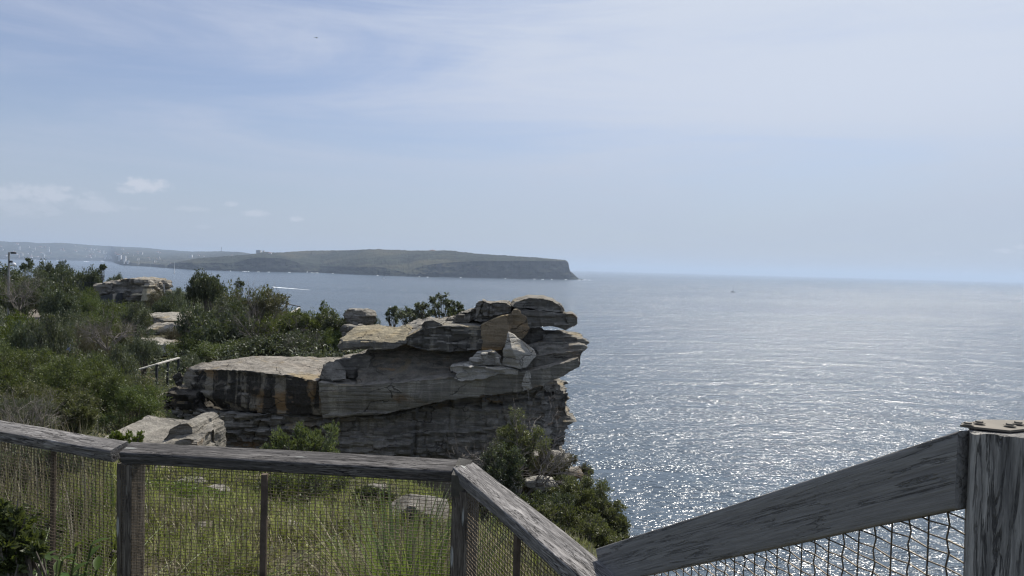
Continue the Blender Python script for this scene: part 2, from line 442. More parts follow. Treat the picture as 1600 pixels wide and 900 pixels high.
def ground_np(X, Y):
    X = np.asarray(X, float); Y = np.asarray(Y, float)
    d2 = (X[..., None] - CP[:, 0]) ** 2 + (Y[..., None] - CP[:, 1]) ** 2
    sc = 1.5 + .05 * (CP[:, 1] ** 2 + CP[:, 0] ** 2) ** .5
    wgt = 1.0 / (d2 + (.35 * sc) ** 2) ** 2
    z = (wgt * CP[:, 2]).sum(-1) / wgt.sum(-1)
    ex = np.interp(Y, EY, EX)
    over = X - ex
    slope = np.clip(over, 0, None)
    # rounded lip, then a cliff that falls to below the sea
    drop = np.where(over > 0, 1.1 * slope + 3.2 * slope ** 2, 0)
    z = np.maximum(z - drop, -66.0)
    return z


def ground(x, y):
    return float(ground_np(np.array([x]), np.array([y]))[0])


def build_ground():
    xs = np.concatenate([np.linspace(-150, -40, 45, endpoint=False), np.linspace(-40, -8, 90, endpoint=False),
                         np.linspace(-8, 5, 110, endpoint=False), np.linspace(5, 9, 12)])
    ys = np.concatenate([np.linspace(-30, 0, 30, endpoint=False), np.linspace(0, 16, 110, endpoint=False),
                         np.linspace(16, 60, 130, endpoint=False), np.linspace(60, 140, 90)])
    GX, GY = np.meshgrid(xs, ys, indexing='ij')
    Z = ground_np(GX, GY)
    n, m = GX.shape
    V = np.stack([GX.ravel(), GY.ravel(), Z.ravel()], 1)
    for i in range(len(V)):
        x, y, z = V[i]
        a = .06 + .004 * abs(y)
        V[i, 2] += a * mn.fractal(Vector((x * .8, y * .8, 3)), 1.0, 2.0, 4)
        if z < -8:
            V[i, 0] += .8 * mn.noise(Vector((x * .3, y * .3, z * .25)))
    V[:, 2] += CAMZ
    idx = np.arange(n * m).reshape(n, m)
    Fq = np.stack([idx[:-1, :-1].ravel(), idx[1:, :-1].ravel(), idx[1:, 1:].ravel(), idx[:-1, 1:].ravel()], 1)
    t = NT('headland_ground')
    co = t.coord('Object')
    geo = t.n('ShaderNodeNewGeometry')
    nz = t.n('ShaderNodeSeparateXYZ', {0: geo.outputs['Normal']}).outputs[2]
    a = t.noise(co, .35, 6, .6)
    b = t.noise(co, 3.0, 8, .7)
    c = t.mix(t.ramp(a, [(.40, 0), (.60, 1)]), (.075, .085, .03), (.17, .15, .10))
    c = t.mix(t.ramp(b, [(.35, .8), (.6, 0)]), c, (.035, .035, .02))
    rock = t.mix(t.ramp(t.noise(t.mapping(co, (.3, .3, 4)), 1.0, 6, .6), [(.4, 0), (.6, 1)]), (.30, .26, .2), (.12, .115, .11))
    c = t.mix(t.ramp(nz, [(.45, 1), (.7, 0)]), c, rock)
    mat = t.out(t.principled(c, .95, t.bump(b, .8, .08), spec=.1))
    o = link('ground', mesh_np('ground', V, Fq, True), mat)
    tag(o, kind='structure')


build_ground()


# ------------------------------------------------------------------ sea
def build_sea():
    t = NT('sea_water')
    co = t.coord('Object')
    # swell, wind waves and ripples, their crests lying across the view
    w1 = t.noise(t.mapping(co, (.022, .040, 1), rot=(0, 0, R(-14))), 1.0, 4, .50, .3)
    w2 = t.noise(t.mapping(co, (.22, .42, 1), rot=(0, 0, R(-24))), 1.0, 2.4, .5, .4)
    w3 = t.noise(t.mapping(co, (.60, 1.1, 1), rot=(0, 0, R(12))), 1.0, 1.5, .5, .3)
    gust = t.ramp(t.noise(t.mapping(co, (.012, .035, 1), rot=(0, 0, R(-10))), 1.0, 6, .62, .6), [(.36, .6), (.62, 1)])
    h = t.math('ADD', t.math('MULTIPLY', w1, SEA_W1), t.math('MULTIPLY', t.math('ADD', t.math('MULTIPLY', w2, SEA_W2), t.math('MULTIPLY', w3, SEA_W3)), gust))
    nrm = t.bump(h, SEA_BUMP, 1.0)
    big = t.noise(t.mapping(co, (.0012, .0040, 1), rot=(0, 0, R(8))), 1.0, 6, .6, .8)
    rough = t.n('ShaderNodeMapRange', {'Value': big, 'From Min': .35, 'From Max': .65, 'To Min': .15, 'To Max': .23}).outputs[0]
    c = t.mix(t.ramp(w2, [(.35, 0), (.65, 1)]), SEA_A, SEA_B)
    c = t.mix(t.math('MULTIPLY', t.ramp(big, [(.4, 1), (.6, 0)]), .4), c, (.030, .060, .095))
    sh = t.principled(c, rough, nrm, spec=.5, **{'IOR': 1.333})
    m = t.out(sh)
    L = 70000.0
    bm = bmesh.new()
    vs = [bm.verts.new(p) for p in ((-L, -L, 0), (L, -L, 0), (L, L, 0), (-L, L, 0))]
    bm.faces.new(vs)
    o = link('sea', bm_mesh(bm, 'sea'), m)
    tag(o, kind='structure')


SEA_BUMP = 1.0; SEA_W1 = 6.0; SEA_W2 = 1.8; SEA_W3 = .80
SEA_A = (.045, .066, .088); SEA_B = (.085, .112, .138)
build_sea()

# haze: one even body of sea air round everything
def build_haze():
    t = NT('sea_haze')
    v = t.n('ShaderNodeVolumePrincipled', {'Color': (.64, .79, 1.0, 1), 'Density': HAZE, 'Anisotropy': .25}).outputs[0]
    m = t.out(v, vol=True)
    bm = bmesh.new(); L = 72000.0
    add_box(bm, (-L, -L, -70), (L, L, 330))
    bmesh.ops.recalc_face_normals(bm, faces=bm.faces)
    o = link('haze', bm_mesh(bm, 'haze'), m)
    tag(o, kind='stuff')


HAZE = .000062
build_haze()


# ------------------------------------------------------------------ distant land
def interp(tab, x):
    return float(np.interp(x, [a[0] for a in tab], [a[1] for a in tab]))


SHORE_H = [(250, 418), (257, 418.4), (300, 421.4), (345, 422.8), (400, 424.3), (440, 425), (500, 426), (560, 429), (640, 432), (740, 434), (830, 435.8), (890, 436.6), (905, 437)]
CLIFF_H = [(250, 418), (257, 417), (268, 411.5), (290, 411), (340, 411), (372, 410), (386, 405), (400, 403), (440, 403.5), (455, 407), (470, 412), (500, 416), (560, 416.5), (600, 418), (615, 422),
           (637, 426), (654, 416), (692, 411), (720, 409), (747, 407.8), (800, 407.6), (850, 407.6), (884, 408.2), (888, 411), (890, 424), (897, 430), (905, 436.5)]
RIDGE_H = [(250, 417.8), (257, 416.5), (268, 411), (283, 408.5), (304, 404), (324, 402.5), (345, 400.5), (372, 399), (389, 397.5), (412, 394), (440, 394.5), (460, 393), (480, 392), (500, 391.5),
           (545, 391), (590, 389), (620, 390.5), (650, 391.5), (705, 391.5), (740, 396), (800, 400), (840, 402.5), (884, 406.8), (888, 410.5), (890, 423), (897, 429), (905, 436)]


def headland_mat(name, green, cliff, spots=None):
    t = NT(name)
    co = t.coord('Object')
    geo = t.n('ShaderNodeNewGeometry')
    nz = t.n('ShaderNodeSeparateXYZ', {0: geo.outputs['True Normal']}).outputs[2]
    z = t.n('ShaderNodeSeparateXYZ', {0: co}).outputs[2]
    a = t.noise(t.mapping(co, (.012, .012, .02)), 1.0, 8, .72)
    b = t.noise(t.mapping(co, (.003, .003, .01)), 1.0, 4, .6)
    g = t.mix(t.ramp(a, [(.40, 0), (.58, 1)]), tuple(.25 * x for x in green), tuple(1.9 * x for x in green))
    g = t.mix(t.ramp(b, [(.52, 0), (.68, .5)]), g, (.13, .11, .06))
    st = t.noise(t.mapping(co, (.002, .002, .11)), 1.0, 6, .65)
    vr = t.noise(t.mapping(co, (.03, .012, .004)), 1.0, 6, .65)
    k = t.mix(t.ramp(st, [(.42, 0), (.6, 1)]), cliff, tuple(.4 * x for x in cliff))
    k = t.mix(t.ramp(vr, [(.46, 0), (.56, .8)]), k, tuple(.25 * x for x in cliff))
    k = t.mix(t.ramp(a, [(.60, 0), (.68, .5)]), k, tuple(3.2 * x for x in cliff))
    c = t.mix(t.ramp(nz, [(.55, 1), (.72, 0)]), g, k)
    if spots:
        s = t.ramp(t.noise(t.mapping(co, (.022, .014, .03)), 1.0, 3, .8), [(.60, 0), (.66, 1)])
        c = t.mix(t.math('MULTIPLY', s, .6), c, spots)
    return t.out(t.principled(c, .95, spec=.05))


def build_headland():
    us = np.arange(246, 912, 1.3)
    rows = 46
    V = np.zeros((len(us), rows, 3))
    for i, u in enumerate(us):
        vs, vc, vr = interp(SHORE_H, u), interp(CLIFF_H, u), interp(RIDGE_H, u)
        vc = min(vc, vs - .1); vr = min(vr, vc - .05)
        p0 = atz(u, vs, 0.0)
        D = p0.y
        jit = 26 * mn.fractal(Vector((u * .045, 0, 0)), 1.0, 2.0, 4)
        pc = at(u, vc, D + 45 + jit)
        span = 90 + 780 * max(0, min(1, (vs - vr - 12) / 20.0))
        pr = at(u, vr, D + 45 + jit + span)
        pr.z = max(pr.z, pc.z * .98)
        for r in range(rows):
            if r <= 14:
                f = r / 14.0
                p = Vector((p0.x, p0.y, -4)).lerp(pc, 1)
                # talus at the foot, near-vertical face, ragged lip
                fy = f ** 1.6 if f < .3 else .15 + (f - .3) * .85 / .7
                p = Vector((p0.x + (pc.x - p0.x) * fy, p0.y + (pc.y - p0.y) * fy, -4 + (pc.z + 4) * f))
                nz_ = mn.fractal(Vector((u * .07, p.z * .03, 2)), 1.0, 2.0, 4)
                p.y += 16 * nz_ * math.sin(min(1, f) * math.pi)
            elif r <= 34:
                f = (r - 14) / 20.0
                p = pc.lerp(pr, f)
                p.z = pc.z + (pr.z - pc.z) * (f ** .82)
                hgt = min(1, max(0, (vs - vr) / 20))
                p.z += (3.2 * mn.fractal(Vector((p.x * .012, p.y * .012, 1)), 1.0, 2.0, 4)
                        + 4.5 * mn.noise(Vector((p.x * .045, p.y * .04, 0))) + 3.0 * mn.noise(Vector((p.x * .11, p.y * .09, 4)))) * hgt * (1.0 if r < 33 else .7)
            else:
                f = (r - 34) / 11.0
                p = Vector((pr.x, pr.y + 700 * f + 5, pr.z * (1 - f * f) - 5 * f))
            V[i, r] = p
    n, m = len(us), rows
    idx = np.arange(n * m).reshape(n, m)
    Fq = np.stack([idx[:-1, :-1].ravel(), idx[1:, :-1].ravel(), idx[1:, 1:].ravel(), idx[:-1, 1:].ravel()], 1)
    me = mesh_np('headland', V.reshape(-1, 3), Fq, False)
    o = link('far_headland', me, headland_mat('far_headland', (.021, .024, .016), (.020, .020, .026)))
    tag(o, kind='structure')


build_headland()

SHORE_M = [(-220, 401), (-60, 403.5), (0, 405), (60, 405.9), (110, 406.8), (160, 407.6), (174, 408), (180, 411), (192, 414.6), (235, 416.8), (257, 418.6), (300, 421), (340, 422)]
RIDGE_M = [(-220, 370), (-60, 373), (0, 376.5), (12, 378), (40, 378), (60, 380), (90, 379), (130, 382), (160, 384), (200, 386), (225, 387), (245, 389), (270, 391), (300, 393), (345, 392.5),
           (372, 393.8), (392, 397), (420, 402), (480, 408)]


def suburb_point(u, f, jit=True):
    """f 0 at the shore, 1 on the ridge"""
    vs, vr = interp(SHORE_M, u), interp(RIDGE_M, u)
    p0 = atz(u, vs, 0.0)
    Yr = max(12500 if u < 260 else 12500 - (u - 260) * 35, p0.y + 1500)
    g = f
    v = vs + (vr - vs) * (.10 + .90 * f ** .8) if f > 0 else vs
    p = at(u, v, p0.y + (Yr - p0.y) * (f ** 1.3))
    if f > 0 and jit:
        p.z += (9 * mn.fractal(Vector((p.x * .0035, p.y * .003, 1)), 1.0, 2.0, 4) + 4.0 * mn.noise(Vector((p.x * .02, p.y * .02, 0)))) * (1 if f < .97 else .45)
    p.z = max(p.z, 1.0) if f > 0 else -3
    return p


def build_suburb():
    us = np.arange(-220, 480, 2.2)
    rows = 44
    V = np.zeros((len(us), rows, 3))
    for i, u in enumerate(us):
        for r in range(rows):
            if r < 36:
                V[i, r] = suburb_point(u, r / 35.0)
            else:
                p = Vector(V[i, 35]); f = (r - 35) / 8.0
                V[i, r] = (p.x, p.y + 1500 * f, p.z * (1 - f * f) - 4 * f)
    n, m = len(us), rows
    idx = np.arange(n * m).reshape(n, m)
    Fq = np.stack([idx[:-1, :-1].ravel(), idx[1:, :-1].ravel(), idx[1:, 1:].ravel(), idx[:-1, 1:].ravel()], 1)
    o = link('hills', mesh_np('hills', V.reshape(-1, 3), Fq, False),
             headland_mat('suburb_hills', (.032, .036, .030), (.04, .04, .04), (.30, .28, .25)))
    tag(o, kind='structure')


build_suburb()


def building(name, p, wx, wy, h, wall, label, group=None, roof='flat', rz=0.0, floors=5):
    """apartment block or house: walls with window bands, roof"""
    root = empty(name, p, label, 'building', group, rz)
    bm = bmesh.new(); add_box(bm, (-wx / 2, -wy / 2, -6), (wx / 2, wy / 2, h))
    link('wall', bm_mesh(bm), M[wall], root)
    bm = bmesh.new()
    if roof == 'flat':
        add_box(bm, (-wx / 2 - .4, -wy / 2 - .4, h + .01), (wx / 2 + .4, wy / 2 + .4, h + 1.2))
        add_box(bm, (-wx / 6, -wy / 6, h + 1.2), (wx / 6, wy / 6, h + 4))
        rm = M['roof_grey']
    else:
        a = [bm.verts.new(q) for q in ((-wx / 2 - 1, -wy / 2 - 1, h + .01), (wx / 2 + 1, -wy / 2 - 1, h + .01), (wx / 2 + 1, wy / 2 + 1, h + .01), (-wx / 2 - 1, wy / 2 + 1, h + .01))]
        b = [bm.verts.new(q) for q in ((-wx / 4, 0, h + wy * .3), (wx / 4, 0, h + wy * .3))]
        bm.faces.new(a[::-1]); bm.faces.new((a[0], a[1], b[1], b[0])); bm.faces.new((a[1], a[2], b[1])); bm.faces.new((a[2], a[3], b[0], b[1])); bm.faces.new((a[3], a[0], b[0]))
        rm = M['roof_red']
    link('roof', bm_mesh(bm), rm, root)
    bm = bmesh.new()
    fh = h / floors
    for k in range(floors):
        z0 = k * fh + fh * .35
        add_box(bm, (-wx * .44, -wy / 2 - .15, z0), (wx * .44, -wy / 2 + .05, z0 + fh * .35))
    link('window_band', bm_mesh(bm), M['window'], root)
    return root


def build_town():
    def spot(u, v):
        # find the hillside point that shows at pixel height v
        best = None
        for k in range(1, 60):
            f = k / 60.0
            p = suburb_point(u, f, False)
            d = p - Vector((0, 0, CAMZ)); dc = CM.transposed() @ d
            vv = 450 - F * dc.y / (-dc.z)
            if best is None or abs(vv - v) < best[0]:
                best = (abs(vv - v), p)
        return best[1]

    def put(u, vb, vt, wpx, wall, label, group=None, roof='flat', floors=6):
        p = spot(u, vb)
        s = p.y / F
        return building('apartment_building' if roof == 'flat' else 'house', p, wpx * s, wpx * s * .7, (vb - vt) * s, wall, label, group, roof, floors=floors)

    put(187.5, 407, 398.5, 4.2, 'building_white', 'tall pale tower block on the low point, left one of the close pair')
    put(195, 408.5, 400, 3.4, 'building_white', 'tall pale tower block on the low point, right one of the close pair')
    put(161.5, 397, 391.5, 2.0, 'building_white', 'slim white tower block left of and above the pair of towers on the point')
    put(171.5, 404, 399, 2.0, 'building', 'short pale block just left of the pair of towers on the point')
    put(30.3, 391, 385, 2.2, 'building_white', 'lone bright slim tower high on the far left hillside')
    put(54, 391, 386, 2.0, 'building', 'faint pale tower high on the far hillside, second bright one from the left edge')
    put(76, 391, 386, 2.0, 'building', 'faint pale tower high on the far hillside, third bright one from the left edge')
    put(298, 402.5, 398, 5, 'building_white', 'broad white building on the hillside behind the left end of the dark headland', floors=4)
    rr = random.Random(3)
    lab = 'small pale apartment block among trees on the hazy far shore'
    for k in range(46):
        u = rr.uniform(-12, 250) ; vs, vr = interp(SHORE_M, u), interp(RIDGE_M, u)
        v = vs + (vr - vs) * rr.uniform(.10, .72)
        h = rr.uniform(1.4, 3.6); wd = rr.uniform(1.2, 3.2)
        put(u, v, v - h, wd, rr.choice(['building', 'building_white', 'building', 'building_brick']), lab, 'apartment blocks scattered along the far shore', floors=4)
    for k in range(44):
        u = rr.uniform(0, 372); vs, vr = interp(SHORE_M, u), interp(RIDGE_M, u)
        v = vs + (vr - vs) * rr.uniform(.12, .9)
        put(u, v, v - rr.uniform(.6, 1.1), rr.uniform(1.6, 4.2), rr.choice(['building', 'building_white', 'building_white']),
            'low pale house with a hipped roof on the hazy far hillside', 'houses scattered over the far hillside', 'hip', 2)
    # on the headland ridge
    p = at(404.5, 396.5, 5600)
    b = building('apartment_building', p, 5600 / F * 7, 30, 5600 / F * 5.2, 'building', 'broad grey block standing on the crest of the green headland', floors=7)
    p = at(412, 396, 5650)
    b = building('apartment_building', p, 5600 / F * 3, 14, 5600 / F * 4, 'building', 'narrow grey block close right of the broad one on the headland crest', floors=7)
    for u, v, wd, lab in ((676, 392.6, 9, 'long low white building on the headland crest right of the middle'), (422, 396.5, 5, 'low white house right of the grey blocks on the headland crest')):
        D = 5000
        building('house', at(u, v, D), wd * D / F, 12, 6, 'building_white', lab, None, 'hip', floors=2)
    # radio mast on the far ridge
    q = suburb_point(346, 1.0)
    r = empty('radio_mast', q, 'thin lattice radio mast on the far ridge behind the headland', 'mast')
    bm = bmesh.new(); h = 55
    for a in range(3):
        an = a * 2.094
        add_tube(bm, [(6 * math.cos(an), 6 * math.sin(an), -4), (.8 * math.cos(an), .8 * math.sin(an), h)], .9, 5)
    for k in range(8):
        z = k * h / 8; rad = 6 - 5.2 * z / h
        pts = [(rad * math.cos(a * 2.094), rad * math.sin(a * 2.094), z) for a in (0, 1, 2, 3)]
        add_tube(bm, pts, .5, 4)
    link('mast', bm_mesh(bm), M['dark_metal'], r)


build_town()


# surf where the swell meets the headland, and wakes
def build_foam():
    t = NT('foam')
    n = t.noise(t.coord('Object'), .08, 6, .7)
    m = t.out(t.principled(t.mix(t.ramp(n, [(.4, 0), (.6, 1)]), (.55, .62, .66), (.85, .87, .88)), .9))
    M['foam'] = m
    bm = bmesh.new()
    rr = random.Random(5)

    def patch(u, v, lu, hv):
        c = atz(u, v, .0); a = atz(u - lu, v, 0); b = atz(u + lu, v, 0); n_ = 14
        ring = []
        for k in range(n_):
            an = 2 * math.pi * k / n_
            rad = .65 + .5 * rr.random()
            p = atz(u + lu * rad * math.cos(an), v + hv * rad * math.sin(an) + (.026 * lu * rad * math.cos(an)), 0)
            ring.append(bm.verts.new((p.x, p.y, .5 + .3 * rr.random())))
        ctr = bm.verts.new((c.x, c.y, 1.6))
        base = [bm.verts.new((q.co.x, q.co.y, -.5)) for q in ring]
        for k in range(n_):
            bm.faces.new((ring[(k + 1) % n_], ring[k], ctr))
            bm.faces.new((ring[k], ring[(k + 1) % n_], base[(k + 1) % n_], base[k]))
    for (u, lu) in ((382, 5), (388, 2), (404, 3), (420, 2.5), (452, 3), (487, 2), (495, 3.5), (655, 2), (668, 2.4), (835, 3), (848, 3), (862, 2), (884, 3), (905, 4), (913, 5), (921, 3.5), (360, 1.5), (520, 2), (590, 2), (720, 1.8), (790, 2)):
        v = interp(SHORE_H, min(u, 905)) + rr.uniform(.2, .6)
        if u > 905: v = 437.2 + (u - 905) * .03
        patch(u, v, lu * .8, .26)
    for (u, lu) in ((135, 5), (70, 2.5), (90, 2), (55, 1.6), (160, 4)):
        patch(u, interp(SHORE_M, u) + (1.7 if u == 135 else .35), lu, .4)
    o = link('surf', bm_mesh(bm), m)
    tag(o, 'white surf breaking in patches along the foot of the far cliffs', None, None, 'stuff')


build_foam()


# ------------------------------------------------------------------ boats
def hull(bm, L, B, H, y0=0):
    secs = []
    for k in range(9):
        f = k / 8.0; x = (f - .5) * L
        b = B / 2 * math.sin(min(1, (1 - f) * 1.6 + .12) * math.pi / 2) * (1 if f > .02 else .9)
        if f == 1: b = B * .02
        sh = H * (.8 + .35 * f * f)
        secs.append([bm.verts.new(q) for q in ((x, -b, sh), (x, -b * .75, H * .15), (x, 0, -H * .3), (x, b * .75, H * .15), (x, b, sh))])
    for a, c in zip(secs, secs[1:]):
        for k in range(4):
            bm.faces.new((a[k], c[k], c[k + 1], a[k + 1]))
        bm.faces.new((a[0], a[4], c[4], c[0]))
    bm.faces.new(secs[0]); bm.faces.new(secs[-1][::-1])


def sailboat(u, v, L, rz, hullm, sails, label, mast_h=1.35):
    p = atz(u, v, 0.0)
    r = empty('sailing_boat', (p.x, p.y, 0.1), label, 'boat', None, rz)
    bm = bmesh.new(); hull(bm, L, L * .28, L * .1)
    link('hull', bm_mesh(bm), hullm, r)
    bm = bmesh.new(); add_box(bm, (-L * .22, -L * .07, L * .085), (L * .12, L * .07, L * .15)); bmesh.ops.bevel(bm, geom=bm.edges[:], offset=L * .015, affect='EDGES')
    link('cabin', bm_mesh(bm), hullm, r)
    bm = bmesh.new(); add_tube(bm, [(L * .05, 0, L * .08), (L * .05, 0, L * mast_h)], [L * .022, L * .014], 6)
    add_tube(bm, [(L * .05, 0, L * .22), (-L * .42, 0, L * .20)], L * .014, 6)
    link('mast', bm_mesh(bm), M['dark_metal'] if not sails else M['white'], r)
    if sails:
        for nm, tri in (('mainsail', ((L * .03, L * .25), (-L * .40, L * .23), (L * .03, L * (mast_h - .05)))), ('jib', ((L * .48, L * .12), (L * .09, L * .15), (L * .07, L * (mast_h - .25))))):
            bm = bmesh.new(); N = 8
            rows_ = []
            for i in range(N + 1):
                a = Vector((tri[0][0], 0, tri[0][1])).lerp(Vector((tri[2][0], 0, tri[2][1])), i / N)
                b = Vector((tri[1][0], 0, tri[1][1])).lerp(Vector((tri[2][0], 0, tri[2][1])), i / N)
                row = []
                for j in range(5):
                    q = a.lerp(b, j / 4); q.y = L * .07 * math.sin(j / 4 * math.pi) * (1 - i / N)
                    row.append(bm.verts.new(q))
                rows_.append(row)
            for a, b in zip(rows_, rows_[1:]):
                for j in range(4):
                    bm.faces.new((a[j], a[j + 1], b[j + 1], b[j]))
            bmesh.ops.solidify(bm, geom=bm.faces[:], thickness=.05)
            link(nm, bm_mesh(bm), M['white'], r)
    return r


def motorboat(u, v, L, rz, label, wake=None):
    p = atz(u, v, 0.0)
    r = empty('motor_boat', (p.x, p.y, 0.1), label, 'boat', None, rz)
    bm = bmesh.new(); hull(bm, L, L * .32, L * .13); link('hull', bm_mesh(bm), M['white'], r)
    bm = bmesh.new(); add_box(bm, (-L * .25, -L * .1, L * .11), (L * .15, L * .1, L * .26)); bmesh.ops.bevel(bm, geom=bm.edges[:], offset=L * .03, affect='EDGES')
    link('cabin', bm_mesh(bm), M['white'], r)
    return r


def build_boats():
    sailboat(272.5, 427.5, 21, R(-60), M['white'], True, 'white sailing boat with its sails up on the channel in front of the headland', 2.3)
    sailboat(1145, 456.5, 15, R(8), M['dark_metal'], False, 'dark sailing boat with bare mast out on the open sea', 1.5)
    sailboat(480, 426, 11, R(40), M['white'], True, 'small white boat with sail close under the headland, left one of two side by side', 1.1)
    motorboat(490.5, 426.8, 14, R(10), 'small white motor boat close under the headland, right one of two side by side')
    motorboat(599.5, 435, 11, R(30), 'tiny white motor boat off the light scar in the headland cliff')
    motorboat(1506, 445, 14, R(30), 'speck of a motor boat far out near the right end of the horizon')
    motorboat(425.5, 449, 8, R(172), 'small speedboat at the head of a long white wake')
    # wake of the speedboat
    bm = bmesh.new(); rr = random.Random(2)
    top, bot = [], []
    for k in range(30):
        f = k / 29.0
        u = 427 + 58 * f; v = 448.6 + 4.6 * f
        hw = (.55 - .40 * f) * (.7 + .5 * rr.random())
        a = atz(u, v - hw, 0); b = atz(u, v + hw, 0)
        top.append((a.x, a.y, .10)); bot.append((b.x, b.y, .10))
    tv = [bm.verts.new(p) for p in top]; bv = [bm.verts.new(p) for p in bot]
    cv = [bm.verts.new(((a[0] + b[0]) / 2, (a[1] + b[1]) / 2, .55 * (1 - k / 34) + .1)) for k, (a, b) in enumerate(zip(top, bot))]
    for k in range(29):
        bm.faces.new((bv[k], bv[k + 1], cv[k + 1], cv[k])); bm.faces.new((cv[k], cv[k + 1], tv[k + 1], tv[k]))
    o = link('wake_foam', bm_mesh(bm), M['foam']); tag(o, 'long white wake trailing behind the speedboat', None, None, 'stuff')
    # gull
    p = at(494.3, 59, 130)
    r = empty('seabird', p, 'tiny dark seabird gliding high in the sky', 'bird', None, R(70), (.8,) * 3)
    bm = bmesh.new()
    body = [(-.25, .02), (-.15, .07), (0, .09), (.14, .07), (.22, .04), (.27, .045), (.32, .01)]
    add_tube(bm, [(x, 0, 0) for x, _ in body], [q for _, q in body], 8)
    for s in (-1, 1):
        prof = [(0, .10, -.12, .03), (.25, .10, -.07, .10), (.45, .04, -.08, .09), (.68, -.10, -.14, .03)]
        rows_ = [[bm.verts.new((a, s * y, z)), bm.verts.new((b, s * y, z))] for y, a, b, z in prof]
        for q, q2 in zip(rows_, rows_[1:]):
            bm.faces.new((q[0], q[1], q2[1], q2[0]))
    bm.faces.new([bm.verts.new(q) for q in ((-.2, .03, 0), (-.38, .08, 0), (-.38, -.08, 0), (-.2, -.03, 0))])
    link('body', bm_mesh(bm), M['dark_metal'], r)


build_boats()


# ------------------------------------------------------------------ rocks
def strata_fn(seed, freq=3.0):
    rr = random.Random(seed)
    zs, vals = [-80.0], [0.0]
    z = -12.0
    while z < 4:
        th = rr.choice([.08, .12, .18, .3, .45, .6]) * 3.0 / freq
        v = rr.uniform(-1, .6)
        zs += [z, z + th * .8]; vals += [v, v * .8 + .1]
        z += th
    zs, vals = np.array(zs), np.array(vals)
    return lambda q: np.interp(q, zs, vals)


def finish_rock(bm, voxel, amp, strata, seed, tilt=0.0, smooth_it=0, fine=.6, block=.55, cell=(1.1, 1.1, 2.6)):
    """voxel-remesh a closed bmesh, then weather it: bedding ledges, joints, pitting (returns a new mesh)"""
    bmesh.ops.recalc_face_normals(bm, faces=bm.faces)
    me = bm_mesh(bm, 'rock')
    o = bpy.data.objects.new('tmp', me); C.objects.link(o)
    md = o.modifiers.new('r', 'REMESH'); md.mode = 'VOXEL'; md.voxel_size = voxel; md.use_smooth_shade = True
    if smooth_it:
        ms = o.modifiers.new('s', 'SMOOTH'); ms.factor = .5; ms.iterations = smooth_it
    dg = bpy.context.evaluated_depsgraph_get()
    out = bpy.data.meshes.new_from_object(o.evaluated_get(dg))
    bpy.data.objects.remove(o); bpy.data.meshes.remove(me)
    n = len(out.vertices)
    co = np.zeros(n * 3, np.float32); out.vertices.foreach_get('co', co); co = co.reshape(-1, 3)
    no = np.zeros(n * 3, np.float32); out.vertex_normals.foreach_get('vector', no); no = no.reshape(-1, 3)
    fn = strata_fn(seed)
    q = co[:, 2] - CAMZ + tilt * co[:, 0]
    lown = np.empty(n); hin = np.empty(n); jn = np.empty(n); bl = np.empty(n)
    s0 = seed * 3.7
    for i in range(n):
        x, y, z = co[i]
        lown[i] = mn.fractal(Vector((x * .45 + s0, y * .45, z * .6)), 1.0, 2.0, 3)
        hin[i] = mn.fractal(Vector((x * 2.6, y * 2.6 + s0, z * 5.0)), .8, 2.1, 4)
        jn[i] = mn.noise(Vector((x * .9 + s0, y * .9, z * .25)))
        wx = .25 * lown[i]
        q1 = Vector(((x + wx) * cell[0] + s0, (y - wx) * cell[1], (z + tilt * x + wx * .3) * cell[2]))
        bl[i] = mn.cell(q1) + .5 * mn.cell(q1 * 2.3) - .75
    st = fn(q + .25 * lown)
    hor = no.copy(); hor[:, 2] *= .15
    co += hor * (strata * st)[:, None] + no * (amp * .8 * lown + amp * fine * hin)[:, None] + hor * (amp * block * 1.6 * bl)[:, None]
    joint = -np.clip(.06 - np.abs(jn), 0, .06) / .06
    co += hor * (joint * amp * .9)[:, None]
    out.vertices.foreach_set('co', co.ravel()); out.update()
    out.polygons.foreach_set('use_smooth', [True] * len(out.polygons))
    # keep crisp breaks
    try:
        out.set_sharp_from_angle(angle=R(38))
    except Exception:
        pass
    return out


def add_prism(bm, prof, Y0, Y1, front=.0, back=.12, yfun=None, rise=0.0, nsec=4, y1fun=None):
    """a solid whose outline seen from the path is prof (pixels, at distance Y0), Y1-Y0 deep, rounded front and back"""
    P = [at(u, v, Y0) for u, v in prof]
    cx = sum(p.x for p in P) / len(P); cz = sum(p.z for p in P) / len(P)
    rings = []
    for k in range(nsec):
        f = k / (nsec - 1)
        s = 1 - (front if k == 0 else 0) - (back if k == nsec - 1 else 0)
        ring = []
        for p in P:
            x = cx + (p.x - cx) * s; z = cz + (p.z - cz) * s + rise * f
            y = Y0 + ((y1fun(p.x) if y1fun else Y1) - Y0) * f
            if yfun:
                y += yfun(p.x, p.z - CAMZ) * (1 - f)
            ring.append(bm.verts.new((x, y, z)))
        rings.append(ring)
    for a, b in zip(rings, rings[1:]):
        for i in range(len(a)):
            j = (i + 1) % len(a)
            bm.faces.new((a[i], a[j], b[j], b[i]))
    bm.faces.new(rings[0][::-1]); bm.faces.new(rings[-1])


def rock_part(name, prof, Y0, Y1, mat, parent, voxel=.1, amp=.12, strata=.1, seed=1, tilt=0, label=None, block=.55, cell=(1.1, 1.1, 2.6), **kw):
    bm = bmesh.new()
    if isinstance(prof[0][0], (list, tuple)):
        for pr, a, b in zip(prof, Y0, Y1):
            add_prism(bm, pr, a, b, **kw)
    else:
        add_prism(bm, prof, Y0, Y1, **kw)
    me = finish_rock(bm, voxel, amp, strata, seed, tilt, block=block, cell=cell)
    o = link(name, me, M[mat], parent, -parent.location)
    if label: o['label'] = label
    return o


